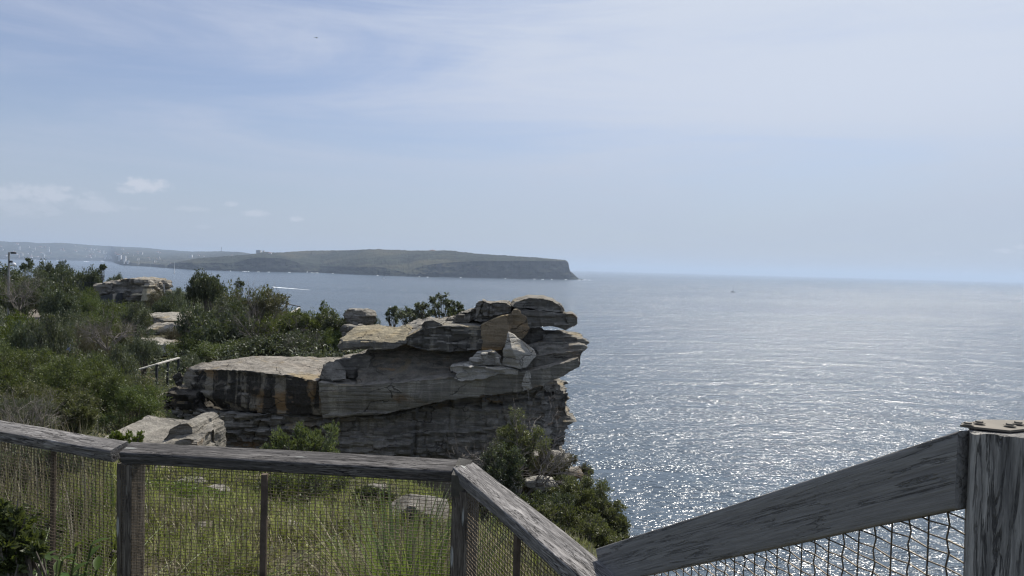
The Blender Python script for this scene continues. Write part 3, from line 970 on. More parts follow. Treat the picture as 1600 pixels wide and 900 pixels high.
def boulder(name, c, size, mat, label, seed, cat='boulder', group=None, voxel=.05, amp=.08, strata=.05, pts=None, rz=0.0):
    """angular block: convex hull of a jittered box, weathered"""
    rr = random.Random(seed)
    bm = bmesh.new()
    for k in range(26):
        d = Vector((rr.gauss(0, 1), rr.gauss(0, 1), rr.gauss(0, 1))).normalized()
        m_ = max(abs(d.x), abs(d.y), abs(d.z)); d = d * (1 / m_) * .72 + d * .28
        q = Vector((d.x * size[0] / 2, d.y * size[1] / 2, d.z * size[2] / 2))
        q.rotate(Matrix.Rotation(rz, 3, 'Z'))
        bm.verts.new(q + Vector(c))
    bmesh.ops.convex_hull(bm, input=bm.verts)
    for v_ in [v_ for v_ in bm.verts if not v_.link_faces]:
        bm.verts.remove(v_)
    me = finish_rock(bm, voxel, amp, strata, seed)
    o = link(name, me, M[mat])
    return tag(o, label, cat, group)


def build_outcrop():
    root = empty('sandstone_outcrop', (-4, 33, CAMZ - 9), 'big layered sandstone crag with dark streaks and stacked slabs, jutting over the sea', 'rock outcrop')
    # lower wall of thin-bedded rock, falling away to the sea on the right
    rock_part('lower_wall', [[(228, 622), (262, 636), (300, 644), (420, 650), (497, 654), (590, 648), (660, 632), (730, 612), (810, 602), (856, 604), (858, 640), (850, 700), (856, 760), (840, 960), (700, 1000), (420, 1000), (200, 1000), (205, 690)],
                             [(845, 606), (872, 609), (893, 616), (886, 632), (890, 648), (899, 660), (882, 668), (876, 676), (886, 690), (878, 704), (888, 716), (880, 742), (876, 800), (868, 980), (800, 980), (820, 700)]],
              (30.1, 30.8), (39, 36.5), 'wall', root, .075, .15, .26, 3, tilt=-.12, cell=(.28, .5, 2.2), block=.8)
    # deeper foot down to the surf
    bm = bmesh.new()
    foot = [(-16, 31.5), (-8, 31.2), (-2, 30.9), (1.4, 31.6), (1.8, 36), (0, 40), (-16, 40)]
    lo = [bm.verts.new((x * 1.0 + (1.5 if x > 0 else 0), y, -4)) for x, y in foot]; hi = [bm.verts.new((x, y, CAMZ - 12)) for x, y in foot]
    for i in range(len(foot)):
        j = (i + 1) % len(foot); bm.faces.new((lo[i], lo[j], hi[j], hi[i]))
    bm.faces.new(lo[::-1]); bm.faces.new(hi)
    link('cliff_foot', finish_rock(bm, .6, .5, .6, 12), M['wall'], root, -root.location)
    rock_part('alcove_shade_block', [(250, 612), (300, 618), (306, 640), (330, 652), (300, 662), (250, 655)], 30.1, 33, 'alcove_shade', root, .08, .12, .1, 2)  # solid block, its dark colour stands in for cave shade
    # streaked main ledge: left block
    rock_part('streaked_ledge', [(244, 606), (252, 598), (266, 590), (286, 585), (345, 581), (420, 585), (497, 594), (508, 655), (420, 652), (330, 650), (306, 646), (298, 622), (270, 620), (250, 616)],
              29.6, 36, 'ledge', root, .075, .07, .05, 1, rise=.25, back=.0, block=.35,
              yfun=lambda x, z: .5 * (1 if z < -5.6 else 0) + max(0, (-9.5 - x)) * .35, y1fun=lambda x: float(np.interp(x, [-14, -12, -9.5, -6, -2], [30.9, 32.0, 34.0, 36.8, 37.2])))
    # main ledge: right part, whose base climbs to the prow
    rock_part('pale_ledge', [(494, 597), (548, 602), (640, 596), (700, 589), (770, 585), (820, 580), (850, 574), (906, 558), (908, 574), (884, 588), (855, 601), (815, 612), (760, 619), (700, 627), (655, 638), (590, 651), (500, 656)],
              29.4, 35.2, 'beam', root, .075, .06, .07, 5, tilt=-.05, rise=.15, back=.0, block=.35, cell=(.35, .6, 2.2), yfun=lambda x, z: .25 * (1 if z < -5.6 else 0))
    # hollowed soft band between the ledge and the top slabs
    rock_part('hollow_band', [(552, 601), (550, 575), (556, 556), (566, 545), (640, 543), (700, 548), (760, 541), (800, 535), (830, 560), (850, 585), (800, 594), (700, 598), (600, 603)],
              29.75, 35.0, 'hollow', root, .075, .09, .07, 6, back=.0, block=.35, yfun=lambda x, z: 1.9 * max(0, min(1, (z + 4.70) / 1.15)) ** .8)
    rock_part('left_step', [[(504, 580), (520, 566), (560, 560), (580, 566), (576, 596), (520, 600), (504, 598)], [(546, 558), (572, 552), (586, 560), (580, 572), (548, 574)]], (30.6, 30.7), (34, 34), 'cap', root, .07, .10, .08, 17)
    # prow on the right
    rock_part('prow_ledge', [[(812, 560), (850, 553), (912, 547), (908, 574), (880, 585), (830, 592), (812, 585)],
                             [(840, 548), (862, 540), (884, 543), (884, 556), (850, 562), (838, 556)],
                             [(884, 540), (906, 536), (918, 541), (912, 551), (898, 556), (884, 556)],
                             [(800, 545), (846, 535), (906, 533), (914, 540), (900, 552), (820, 566)]],
              (29.9, 30.2, 30.2, 30.7), (33.6, 32, 32.4, 33.4), 'beam', root, .06, .06, .08, 15, tilt=-.04, back=.05, block=.5)
    rock_part('prow_rim', [[(846, 524), (880, 523), (905, 527), (918, 530), (914, 539), (846, 536)], [(900, 529), (912, 529), (925, 536), (915, 541), (904, 543)]], (30.8, 30.6), (33.4, 31.6), 'cap', root, .06, .06, .06, 18)
    rock_part('neck', [(806, 508), (845, 512), (852, 520), (848, 532), (850, 540), (812, 545), (798, 530)], 31.2, 33.6, 'cap', root, .07, .10, .07, 16)
    # slabs along the top
    rock_part('left_slab', [(523, 541), (536, 534), (570, 531), (614, 536), (628, 532), (640, 534), (616, 546), (560, 548), (530, 549)], 30.2, 32.4, 'lichen', root, .055, .05, .03, 21, rise=.52, block=.9, cell=(1.0, 1.0, 3.5), label='tilted flat slab with yellow lichen on top')
    rock_part('middle_slab', [(632, 526), (662, 512), (700, 509), (754, 511), (755, 546), (706, 551), (655, 547), (634, 540)], 30.3, 33, 'stain', root, .06, .06, .04, 22, rise=.22, block=.9, cell=(1.0, 1.0, 3.5), label='grey slab with one broad black stain')
    rock_part('slab_hump', [(656, 510), (662, 503), (676, 500), (690, 504), (694, 512), (676, 516), (660, 516)], 30.4, 32, 'cap', root, .055, .06, .04, 29)
    rock_part('ochre_block', [[(750, 509), (772, 497), (792, 491), (800, 528), (784, 548), (752, 549)], [(793, 491), (812, 489), (824, 496), (827, 514), (820, 528), (792, 547), (790, 500)]], (30.35, 30.6), (33.4, 33.6), 'ochre', root, .055, .04, .03, 23, block=.3,
              label='honey coloured block in the middle of the top slabs')
    rock_part('pebble_block', [(799, 489), (803, 483), (810, 483), (814, 488), (812, 493), (800, 493)], 30.3, 31, 'ochre', root, .04, .03, .02, 33)
    rock_part('crumbled_cap', [[(740, 502), (742, 480), (752, 470), (764, 474), (792, 473), (801, 482), (800, 489), (784, 492), (762, 502)], [(703, 503), (709, 493), (733, 485), (746, 478), (750, 500), (724, 506)]], (30.8, 31.2), (33.4, 33.4), 'cap', root, .05, .10, .05, 24, block=.9, cell=(1.6, 1.6, 1.8))
    rock_part('top_dome', [(794, 479), (800, 470), (826, 463), (850, 464), (868, 469), (882, 479), (888, 489), (860, 489), (824, 483), (806, 486)], 30.8, 34.0, 'cap', root, .055, .05, .03, 25, back=.3, front=.10, block=.9, cell=(1.0, 1.0, 3.5))
    rock_part('dome_slab', [(806, 484), (840, 485), (870, 488), (888, 490), (890, 512), (884, 516), (866, 510), (828, 514), (812, 506)], 30.7, 33.8, 'cap', root, .055, .05, .04, 26, block=.9, cell=(1.0, 1.0, 3.5))
    rock_part('dome_nose', [(884, 490), (896, 489), (904, 496), (904, 507), (884, 516)], 30.65, 32.2, 'beam', root, .05, .05, .03, 30)
    rock_part('upper_rubble', [(600, 522), (640, 511), (680, 503), (706, 499), (745, 503), (745, 515), (640, 530), (606, 528)], 31.9, 34.0, 'boulder', root, .08, .16, .06, 27, rise=.15)
    # shelf strata under the wedge
    rock_part('broken_shelf', [[(700, 574), (730, 571), (800, 576), (812, 580), (812, 586), (720, 584), (700, 580)], [(716, 583), (760, 580), (778, 586), (760, 592), (720, 596), (706, 590)]], (29.25, 29.15), (31.0, 30.6), 'pale', root, .05, .06, .08, 28)
    # loose blocks: things of their own
    def wedge(prof3, mat, name, label, seed, cat):
        bm = bmesh.new()
        for (u, v, Y) in prof3:
            bm.verts.new(at(u, v, Y))
        bmesh.ops.convex_hull(bm, input=bm.verts)
        for v_ in [v_ for v_ in bm.verts if not v_.link_faces]:
            bm.verts.remove(v_)
        me = finish_rock(bm, .035, .035, .02, seed, block=.5)
        tag(link(name, me, M[mat]), label, cat)
    wedge([(794, 516, 29.6), (784, 546, 29.3), (783, 570, 29.5), (812, 577, 29.2), (822, 575, 29.3), (840, 556, 29.7), (836, 546, 30.1), (812, 530, 30.0), (800, 545, 29.0), (800, 570, 30.6), (826, 560, 30.8)], 'pale', 'wedge_boulder',
          'sharp pointed pale boulder wedged under the prow of the crag, sunlit on its right side', 41, 'boulder')
    wedge([(735, 560, 29.6), (746, 549, 29.7), (768, 545, 29.8), (784, 556, 29.7), (780, 570, 29.5), (745, 571, 29.4), (736, 568, 29.4), (760, 560, 30.6)], 'pale', 'broken_rock', 'heap of bright broken rock left of the pointed boulder on the crag', 42, 'rock')
    wedge([(822, 578, 29.1), (828, 582, 29.15), (832, 608, 29.1), (816, 612, 29.1), (814, 600, 29.1), (826, 595, 29.5)], 'pale', 'hanging_flake', 'pale flake of rock hanging below the pointed boulder on the crag face', 43, 'rock')
    wedge([(499, 592, 29.9), (503, 570, 30.1), (514, 563, 30.3), (530, 566, 30.4), (543, 580, 30.2), (541, 593, 29.9), (520, 597, 29.6), (520, 590, 31.2)], 'cap', 'small_boulder', 'small dark domed boulder sitting on the edge of the long streaked ledge', 44, 'boulder')
    for k, (u, v, Y, sz, lab) in enumerate(((744, 563, 29.5, (.55, .4, .22), 'tilted bright slab at the left of the broken rock heap'), (768, 551, 29.5, (.5, .35, .16), 'thin bright slab lying on top of the broken rock heap'),
                                            (757, 556, 29.35, (.4, .3, .3), 'small blocky bright piece in the middle of the broken rock heap'), (778, 564, 29.3, (.35, .3, .34), 'pale block at the right of the broken rock heap, touching the pointed boulder'),
                                            (732, 572, 29.2, (.5, .35, .12), 'flat pale flake lying left below the broken rock heap'), (775, 576, 29.0, (.9, .4, .10), 'long pale flake lying below the broken rock heap'))):
        boulder('rock_fragment', at(u, v, Y), sz, 'pale', lab, 80 + k, 'rock', voxel=.03, amp=.03, strata=.02, rz=.6 * k)
    # boulders behind
    boulder('round_boulder', at(563, 500, 40), (1.75, 1.5, 1.25), 'boulder', 'large rounded grey boulder at the back of the crag beside bushes', 51)
    boulder('round_boulder', at(561, 515, 39), (.85, .8, .65), 'boulder', 'smaller rounded boulder leaning against the large one behind the crag', 52)
    boulder('round_boulder', at(548, 518, 38.6), (1.0, .8, .7), 'cap', 'dark boulder at the left foot of the two rounded boulders behind the crag', 53)


build_outcrop()


def build_near_rocks():
    # left boulder by the fence
    Y = 12.5
    root = empty('flat_boulder', at(230, 700, 13.3), 'broad pale flat topped boulder just behind the fence, left of the dark crag wall', 'boulder')
    rock_part('rock_mass', [[(138, 694), (160, 698), (200, 702), (235, 704), (262, 700), (268, 740), (262, 756), (136, 750)], [(222, 730), (236, 700), (262, 688), (296, 684), (302, 694), (304, 756), (222, 756)], [(296, 690), (309, 692), (311, 756), (294, 756)]],
              (12.2, 12.5, 12.35), (14.2, 14.0, 13.2), 'boulder', root, .035, .045, .05, 31, back=.02, rise=.10, block=.5, cell=(1.5, 1.5, 4))
    rock_part('end_block', [(250, 690), (262, 672), (276, 664), (292, 662), (301, 668), (303, 700), (256, 700)], 12.8, 14.0, 'boulder', root, .03, .035, .05, 36)
    # rocks amid the grass
    boulder('brown_boulder', at(652, 812, 7.0), (.66, .6, .50), 'boulder', 'rounded brown boulder with a bleached right side behind the strappy clump', 32, voxel=.03, amp=.03, strata=.015)
    Yb = 13.2
    boulder('ledge_rock', at(846, 756, 13.4), (.75, .5, .30), 'pale', 'bright pale rock showing through the scrubby trees on the cliff edge', 33, voxel=.05, amp=.06)
    boulder('ledge_rock', at(898, 740, 14.6), (.45, .5, .3), 'boulder', 'grey rock at the upper right of the scrubby trees on the cliff edge', 34, voxel=.05, amp=.06)
    boulder('ledge_rock', at(856, 722, 17.5), (1.3, 1.1, .5), 'boulder', 'rock shelf between the tall scrubby tree and the sea', 35, voxel=.07, amp=.1)
    rr = random.Random(9)
    spots = [((262, 752), 9.4, .28), ((310, 735), 10.4, .35), ((300, 765), 8.6, .3), ((342, 772), 8.2, .35), ((318, 838), 5.7, .16), ((345, 852), 5.35, .12), ((452, 835), 5.8, .2), ((140, 850), 5.0, .22), ((240, 728), 10.4, .32), ((587, 760), 8.6, .22)]
    labs = ['small grey rock left in the grass near the first post', 'low grey ledge of rock beyond the green patch', 'pale stone at the far left edge of the green patch', 'brownish stone at the right end of the green patch', 'small flat stone in the middle of the grass',
            'tiny dark stone just right of the small flat stone in the grass', 'flat grey stone just right of the rusty dropper', 'grey stone in the weeds left of the first post', 'white edged rock just under the rail left of centre', 'white stone below the rail right of the rusty dropper']
    for k, (((u, v), Y, s), lab) in enumerate(zip(spots, labs)):
        x = at(u, v, Y)
        boulder('stone', (x.x, Y, CAMZ + ground(x.x, Y) + s * .02), (s * 1.3, s * 1.1, s * .5), 'cap' if k % 3 else 'boulder', lab, 60 + k, 'stone', voxel=max(.02, s * .08), amp=s * .08, strata=s * .05)


build_near_rocks()


# far lookout: rocks, concrete wall, fences, pole
def build_lookout():
    Y = 80.0
    root = empty('lookout_rocks', (-45, Y, CAMZ - 6), 'weathered stack of rounded sandstone slabs at the far lookout above the scrub', 'rock outcrop')
    rock_part('rock_stack', [[(142, 450), (146, 444), (168, 442), (176, 447), (172, 458), (150, 462), (144, 458)], [(162, 441), (180, 438), (196, 440), (190, 447), (176, 450)],
                             [(183, 438), (200, 434), (216, 436), (232, 438), (236, 446), (236, 470), (190, 470), (174, 462), (176, 448), (196, 446)]],
              (79.5, 80.2, 80), (84, 85, 86), 'boulder', root, .22, .25, .22, 71)
    rock_part('rock_foot', [(144, 456), (176, 452), (236, 462), (240, 492), (150, 492)], 80.4, 86, 'cap', root, .3, .3, .3, 72)
    r = empty('concrete_lookout', at(165, 484, 78.2), 'shadowed concrete wall and pale concrete ledges built under the far lookout rocks', 'lookout structure')

    def prism(name, prof, Y0, Y1, mat):
        bm = bmesh.new(); add_prism(bm, prof, Y0, Y1, back=0, nsec=2); bmesh.ops.recalc_face_normals(bm, faces=bm.faces)
        me = bm_mesh(bm); o = link(name, me, M[mat], r); o.matrix_parent_inverse = Matrix.Translation(-r.location)
    prism('shaded_wall', [(152.5, 464), (163, 461), (176, 459), (176.5, 486), (155, 488)], 78.0, 80, 'concrete_shaded')  # shadowed wall, the shade painted as dark colour
    prism('ledge', [(205.5, 459.4), (221.5, 459), (221.5, 461.2), (205.5, 461.4)], 78.6, 80, 'concrete')
    prism('ledge', [(228, 458.6), (237.5, 458.4), (237.5, 460.2), (228, 460.6)], 78.6, 80, 'concrete')
    prism('post', [(223.5, 451), (229.5, 451), (229, 470), (220, 470)], 78.8, 79.8, 'concrete')
    prism('ledge', [(221, 446.4), (233, 446), (233, 447.4), (221, 447.8)], 78.6, 80, 'concrete')
    # pole with lamps
    b = at(13.4, 478, 62); t_ = at(12.2, 394, 62)
    r2 = empty('lamp_post', b, 'tall grey pole with small dark fittings and a white dome, at the left edge', 'pole')
    H = t_.z - b.z
    bm = bmesh.new(); add_tube(bm, [(0, 0, -1.5), (0, 0, H)], [.10, .075], 10); link('pole', bm_mesh(bm), M['pole'], r2)
    for nm, (x, z), sz, mt in (('camera_unit', (.38, H - .05), (.17, .12, .08), 'dark_metal'), ('bracket_box', (.17, H - .78), (.10, .1, .09), 'dark_metal')):
        bm = bmesh.new(); add_box(bm, (x - sz[0], -sz[1], z - sz[2]), (x + sz[0], sz[1], z + sz[2])); add_tube(bm, [(0, 0, z), (x, 0, z)], .025, 6)
        bmesh.ops.bevel(bm, geom=[e for e in bm.edges if e.calc_length() > .1], offset=.02, affect='EDGES')
        link(nm, bm_mesh(bm), M[mt], r2)
    bm = bmesh.new(); bmesh.ops.create_uvsphere(bm, u_segments=14, v_segments=10, radius=.16, matrix=Matrix.Translation((.42, 0, H - 1.02)))
    add_tube(bm, [(0, 0, H - .92), (.42, 0, H - .9)], .03, 6)
    link('dome_lamp', bm_mesh(bm), M['white'], r2)

    # small distant fences
    def fence(pts, h, label, mat, top_w=.06, posts=1.6, mesh=False, solid_top=.05):
        P = [at(*p) for p in pts]
        r3 = empty('safety_fence', P[0] - Vector((0, 0, h)), label, 'fence')
        inv = Matrix.Translation(-r3.location)
        bm = bmesh.new()
        for a, b2 in zip(P, P[1:]):
            m = frame_on(a, b2); L = (b2 - a).length
            add_box(bm, (-.03, -top_w, -solid_top), (L + .03, top_w, 0), m)
        o = link('top_rail', bm_mesh(bm), M[mat], r3); o.matrix_parent_inverse = inv
        k_ = 0
        for a, b2 in zip(P, P[1:]):
            L = (b2 - a).length; n = max(1, round(L / posts))
            for k in range(n + 1):
                if k == 0 and k_: continue
                q = a.lerp(b2, k / n); bm = bmesh.new(); add_box(bm, (q.x - .045, q.y - .045, q.z - h - .5), (q.x + .045, q.y + .045, q.z - solid_top - .004))
                o = link('post', bm_mesh(bm), M['dark_metal'] if mat != 'wood_board' else M['wood_board'], r3); o.matrix_parent_inverse = inv
            k_ += 1
            if mesh:
                bm = bmesh.new()
                for k in range(int(L / .12)):
                    q = a.lerp(b2, k * .12 / L); add_tube(bm, [(q.x, q.y, q.z - h), (q.x, q.y, q.z - .05)], .006, 4)
                for k in range(1, int(h / .12)):
                    add_tube(bm, [a - Vector((0, 0, k * .12)), b2 - Vector((0, 0, k * .12))], .006, 4)
                o = link('mesh_infill', bm_mesh(bm), M['dark_metal'], r3); o.matrix_parent_inverse = inv
    fence([(212, 577.5, 33.5), (245, 568, 34), (279, 558.5, 35.5)], 1.05, 'short fence with a bright pale handrail among bushes left of the crag', 'rail_pale', .07, .95)
    fence([(88, 440.5, 83), (122, 440, 83), (150, 441.5, 83)], 1.1, 'thin dark railing left of the far lookout rocks', 'dark_metal', mesh=True)
    fence([(236, 443, 82), (256, 443.5, 82), (257, 458, 78), (296, 459.5, 76)], 1.1, 'dark mesh fence right of the far lookout rocks', 'dark_metal', mesh=True)
    fence([(430, 470, 52), (448, 474, 51), (468, 478.5, 50)], 1.1, 'dark railing on the cliff edge behind the twiggy bush, upper run', 'dark_metal')
    fence([(468, 480, 48), (454, 488.5, 45)], 1.1, 'pale railing turning down beside the dark railing behind the twiggy bush', 'rail_pale', .05, .5)
    # path and rock slabs showing in the scrub
    def slab(u, v, Y, w_, l_, label, mat, nm='rock_slab', cat='rock'):
        p = at(u, v, Y)
        z = p.z
        boulder(nm, (p.x, Y, z - .25), (w_, l_, .7), mat, label, int(u), cat, voxel=.12, amp=.12, strata=.05)
    slab(268, 491, 58, 3.6, 5.5, 'flat pinkish rock slab in a clearing below the dark mesh fence', 'boulder')
    slab(262, 507, 50, 3.2, 4.0, 'second flat rock slab, stepping down from the pinkish one', 'boulder')
    slab(246, 532, 43, 2.8, 3.4, 'stepped grey rock slab lower in the clearing', 'boulder')
    slab(285, 540, 41, 4.4, 1.8, 'narrow pale ledge of rock right of the stepped slab in the clearing', 'pale')
    p = at(50, 485, 68)
    bm = bmesh.new()
    pts = [(41, 480, 74), (63, 478, 76), (68, 490, 62), (50, 500, 56), (40, 490, 62)]
    g = [Vector((at(u, v, Y).x, Y, 0)) for u, v, Y in pts]
    cpt = sum(g, Vector()) / len(g)
    N = 10
    pz = lambda q: CAMZ + ground(q.x, q.y) + .22
    vv = [[bm.verts.new((cpt.lerp(q, r_ / N).x, cpt.lerp(q, r_ / N).y, pz(cpt.lerp(q, r_ / N)))) for q in g] for r_ in range(1, N + 1)]
    c0 = bm.verts.new((cpt.x, cpt.y, pz(cpt)))
    for i in range(len(g)):
        j = (i + 1) % len(g)
        bm.faces.new((c0, vv[0][i], vv[0][j]))
        for r_ in range(N - 1):
            bm.faces.new((vv[r_][i], vv[r_ + 1][i], vv[r_ + 1][j], vv[r_][j]))
    bmesh.ops.solidify(bm, geom=bm.faces[:], thickness=.25)
    o = link('path', bm_mesh(bm), mat_plain('sandy_path', (.38, .34, .29), .95, var=.25, scale=1.2)); tag(o, kind='structure')


build_lookout()


# ------------------------------------------------------------------ person on the path
def build_person():
    top = at(113.2, 531, 40)
    H = 1.72
    base = Vector((top.x, 40, top.z - H))
    r = empty('person', base, 'person in a white cap and light blue shirt half hidden by bushes on the path', 'person', None, R(35))
    J = {'pelvis': ((0, 0, .95), .15), 'waist': ((0, .01, 1.10), .135), 'chest': ((0, .0, 1.30), .16), 'neck': ((0, .0, 1.46), .06), 'head': ((0, -.02, 1.60), .095), 'crown': ((0, -.02, 1.68), .07),
         'shl': ((-.18, 0, 1.41), .065), 'ell': ((-.23, .02, 1.14), .045), 'wrl': ((-.22, -.10, .92), .032), 'hal': ((-.21, -.14, .85), .04),
         'shr': ((.18, 0, 1.41), .065), 'elr': ((.23, .03, 1.14), .045), 'wrr': ((.23, -.06, .90), .032), 'har': ((.22, -.09, .83), .04),
         'hil': ((-.09, 0, .88), .10), 'knl': ((-.10, -.12, .50), .065), 'anl': ((-.10, -.10, .09), .042), 'tol': ((-.10, -.24, .04), .035),
         'hir': ((.09, 0, .88), .10), 'knr': ((.10, .04, .49), .065), 'anr': ((.10, .20, .12), .042), 'tor': ((.10, .10, .04), .035)}
    E = [('pelvis', 'waist'), ('waist', 'chest'), ('chest', 'neck'), ('neck', 'head'), ('head', 'crown'), ('chest', 'shl'), ('shl', 'ell'), ('ell', 'wrl'), ('wrl', 'hal'), ('chest', 'shr'), ('shr', 'elr'), ('elr', 'wrr'), ('wrr', 'har'),
         ('pelvis', 'hil'), ('hil', 'knl'), ('knl', 'anl'), ('anl', 'tol'), ('pelvis', 'hir'), ('hir', 'knr'), ('knr', 'anr'), ('anr', 'tor')]

    def skin(keys, edges, grow=0.0):
        me = bpy.data.meshes.new('sk'); ks = list(keys)
        me.from_pydata([J[k][0] for k in ks], [(ks.index(a), ks.index(b)) for a, b in edges], [])
        o = bpy.data.objects.new('tmp', me); C.objects.link(o)
        o.modifiers.new('s', 'SKIN'); sub = o.modifiers.new('b', 'SUBSURF'); sub.levels = 2
        for k, vv in zip(ks, me.skin_vertices[0].data):
            vv.radius = (J[k][1] + grow,) * 2
        me.skin_vertices[0].data[0].use_root = True
        out = bpy.data.meshes.new_from_object(o.evaluated_get(bpy.context.evaluated_depsgraph_get()))
        bpy.data.objects.remove(o)
        return out
    link('body', skin(J.keys(), E), mat_plain('skin', (.45, .28, .2), .6), r)
    ks = ['pelvis', 'waist', 'chest', 'shl', 'ell', 'shr', 'elr']
    link('shirt', skin(ks, [e for e in E if e[0] in ks and e[1] in ks], .018), mat_plain('blue_shirt', (.42, .48, .68), .8), r)
    ks = ['pelvis', 'hil', 'knl', 'hir', 'knr']
    link('shorts', skin(ks, [e for e in E if e[0] in ks and e[1] in ks], .022), mat_plain('dark_shorts', (.04, .045, .06), .8), r)
    bm = bmesh.new()
    bmesh.ops.create_uvsphere(bm, u_segments=16, v_segments=10, radius=.115, matrix=Matrix.Translation((0, -.02, 1.645)))
    for v_ in [v_ for v_ in bm.verts if v_.co.z < 1.64]:
        bm.verts.remove(v_)
    add_box(bm, (-.07, -.21, 1.640), (.07, -.11, 1.652))
    link('cap', bm_mesh(bm, smooth=True), M['white'], r)


build_person()


# ------------------------------------------------------------------ plants
def leaf_quads(cen, size, rng, aspect=2.4, up=.0, dirs=None):
    """rhombic leaves at the given centres, random orientation (or along dirs)"""
    n = len(cen)
    d = rng.normal(size=(n, 3)) if dirs is None else dirs + rng.normal(size=(n, 3)) * .45
    d[:, 2] += up
    d /= np.linalg.norm(d, axis=1)[:, None]
    a = rng.normal(size=(n, 3)); s = np.cross(d, a); s /= np.linalg.norm(s, axis=1)[:, None]
    L = size * rng.uniform(.6, 1.3, n)[:, None]; W = L / aspect
    V = np.stack([cen - d * L * .5, cen + s * W * .5, cen + d * L * .5, cen - s * W * .5], 1).reshape(-1, 3)
    Fq = np.arange(n * 4).reshape(n, 4)
    return V, Fq


def bush_proto(kind, seed, nleaf, leaf, lobes=26, lobe_r=.30, leafmat='leaf_dark', sparse=0.0, aspect=2.4, flat=1.0, stems=9, stem_r=.014, updir=.15):
    """unit bush: about 1 m radius, 1 m high. returns crown mesh, stem mesh"""
    rng = np.random.default_rng(seed); rr = random.Random(seed)
    cs = []
    for k in range(lobes):
        th = rr.uniform(0, 2 * math.pi); ph = rr.uniform(-.15, 1.0)
        rad = rr.uniform(.62, .95) if k > lobes * .25 else rr.uniform(.0, .55)
        el = math.asin(max(-1, min(1, ph)))
        jag = 1 + .18 * rr.gauss(0, 1)
        cs.append((rad * math.cos(el) * math.cos(th) * .8, rad * math.cos(el) * math.sin(th) * .8, .38 + rad * math.sin(el) * .42 * jag * flat, lobe_r * rr.uniform(.55, 1.25)))
    cs = np.array(cs)
    pick = rng.choice(len(cs), nleaf, p=(cs[:, 3] ** 2) / (cs[:, 3] ** 2).sum())
    d = rng.normal(size=(nleaf, 3)); d /= np.linalg.norm(d, axis=1)[:, None]
    rad = rng.uniform(.35, 1, nleaf) ** .6
    # smaller sprigs inside each lobe, so the foliage breaks up
    spr = rng.normal(size=(len(cs) * 26, 3)); spr /= np.linalg.norm(spr, axis=1)[:, None]
    si = rng.integers(0, 26, nleaf)
    sd = spr[pick * 26 + si]
    dirs = sd + d * (.34 - .1 * sparse)
    P = cs[pick, :3] + dirs * (cs[pick, 3] * rad)[:, None] * np.array([1, 1, .72])
    P = P[P[:, 2] > .015]
    dd = P - cs[pick[:len(P)], :3]
    V, Fq = leaf_quads(P, leaf, rng, aspect, updir)
    crown = mesh_np('crown_' + kind, V, Fq); crown.materials.append(M[leafmat])
    bm = bmesh.new()
    for k in range(min(stems, len(cs))):
        c = cs[k * len(cs) // stems]
        mid = Vector((c[0] * .45 + rr.uniform(-.05, .05), c[1] * .45 + rr.uniform(-.05, .05), c[2] * .5))
        add_tube(bm, [(c[0] * .08, c[1] * .08, -.12), mid, Vector(c[:3])], [stem_r, stem_r * .7, stem_r * .3], 5, False)
        for q in range(4):
            e = Vector(c[:3]) + Vector((rr.uniform(-1, 1), rr.uniform(-1, 1), rr.uniform(-.3, 1))) * c[3] * .8
            add_tube(bm, [mid.lerp(Vector(c[:3]), .5 + q * .12), e], [stem_r * .35, stem_r * .12], 4, False)
    stem = bm_mesh(bm, 'stems_' + kind); stem.materials.append(M['bark'])
    return crown, stem


def twig_mesh(seed, mat='dead_wood', levels=5, r0=.016):
    rr = random.Random(seed); bm = bmesh.new()

    def grow(p, d, L, r, lv):
        q = p + d * L
        m = p.lerp(q, .5) + Vector((rr.gauss(0, 1), rr.gauss(0, 1), rr.gauss(0, .5))) * L * .08
        add_tube(bm, [p, m, q], [r, r * .8, r * .6], 5 if lv > 2 else 3, False)
        if lv == 0: return
        for k in range(rr.choice([2, 3, 3])):
            nd = (d + Vector((rr.gauss(0, 1), rr.gauss(0, 1), rr.gauss(.15, .7))) * .55).normalized()
            grow(p.lerp(q, rr.uniform(.45, 1)), nd, L * rr.uniform(.6, .85), r * .58, lv - 1)
    for k in range(7):
        a = k * 2 * math.pi / 7 + rr.uniform(-.3, .3)
        grow(Vector((0, 0, 0)), Vector((math.cos(a) * .75, math.sin(a) * .75, rr.uniform(.5, 1.1))).normalized(), rr.uniform(.3, .45), r0, levels)
    me = bm_mesh(bm, 'twigs'); me.materials.append(M[mat])
    return me


PROTO = {}
def protos():
    # far (35 m and more) and near (under 28 m) foliage
    PROTO['dark'] = [bush_proto('dark', s, 8500, .070, 30, .27, 'leaf_dark', 0, 2.2) for s in (1, 2)]
    PROTO['grey'] = [bush_proto('grey', s, 8500, .065, 30, .27, 'leaf_grey', 0, 2.6) for s in (3, 4)]
    PROTO['green'] = [bush_proto('green', s, 9000, .060, 30, .27, 'leaf_green', 0, 2.6) for s in (5, 6)]
    PROTO['olive'] = [bush_proto('olive', s, 8500, .058, 30, .27, 'leaf_olive', 0, 3) for s in (7,)]
    PROTO['brown'] = [bush_proto('brown', s, 8500, .075, 30, .26, 'leaf_brown', .5, 6, updir=1.2) for s in (8,)]
    PROTO['bright'] = [bush_proto('bright', s, 8500, .05, 26, .25, 'leaf_bright', 0, 2) for s in (9,)]
    PROTO['banksia'] = [bush_proto('banksia', s, 4200, .075, 30, .17, 'leaf_dark', 1, 2.4, stems=16, stem_r=.018, updir=.5) for s in (10, 11)]


protos()


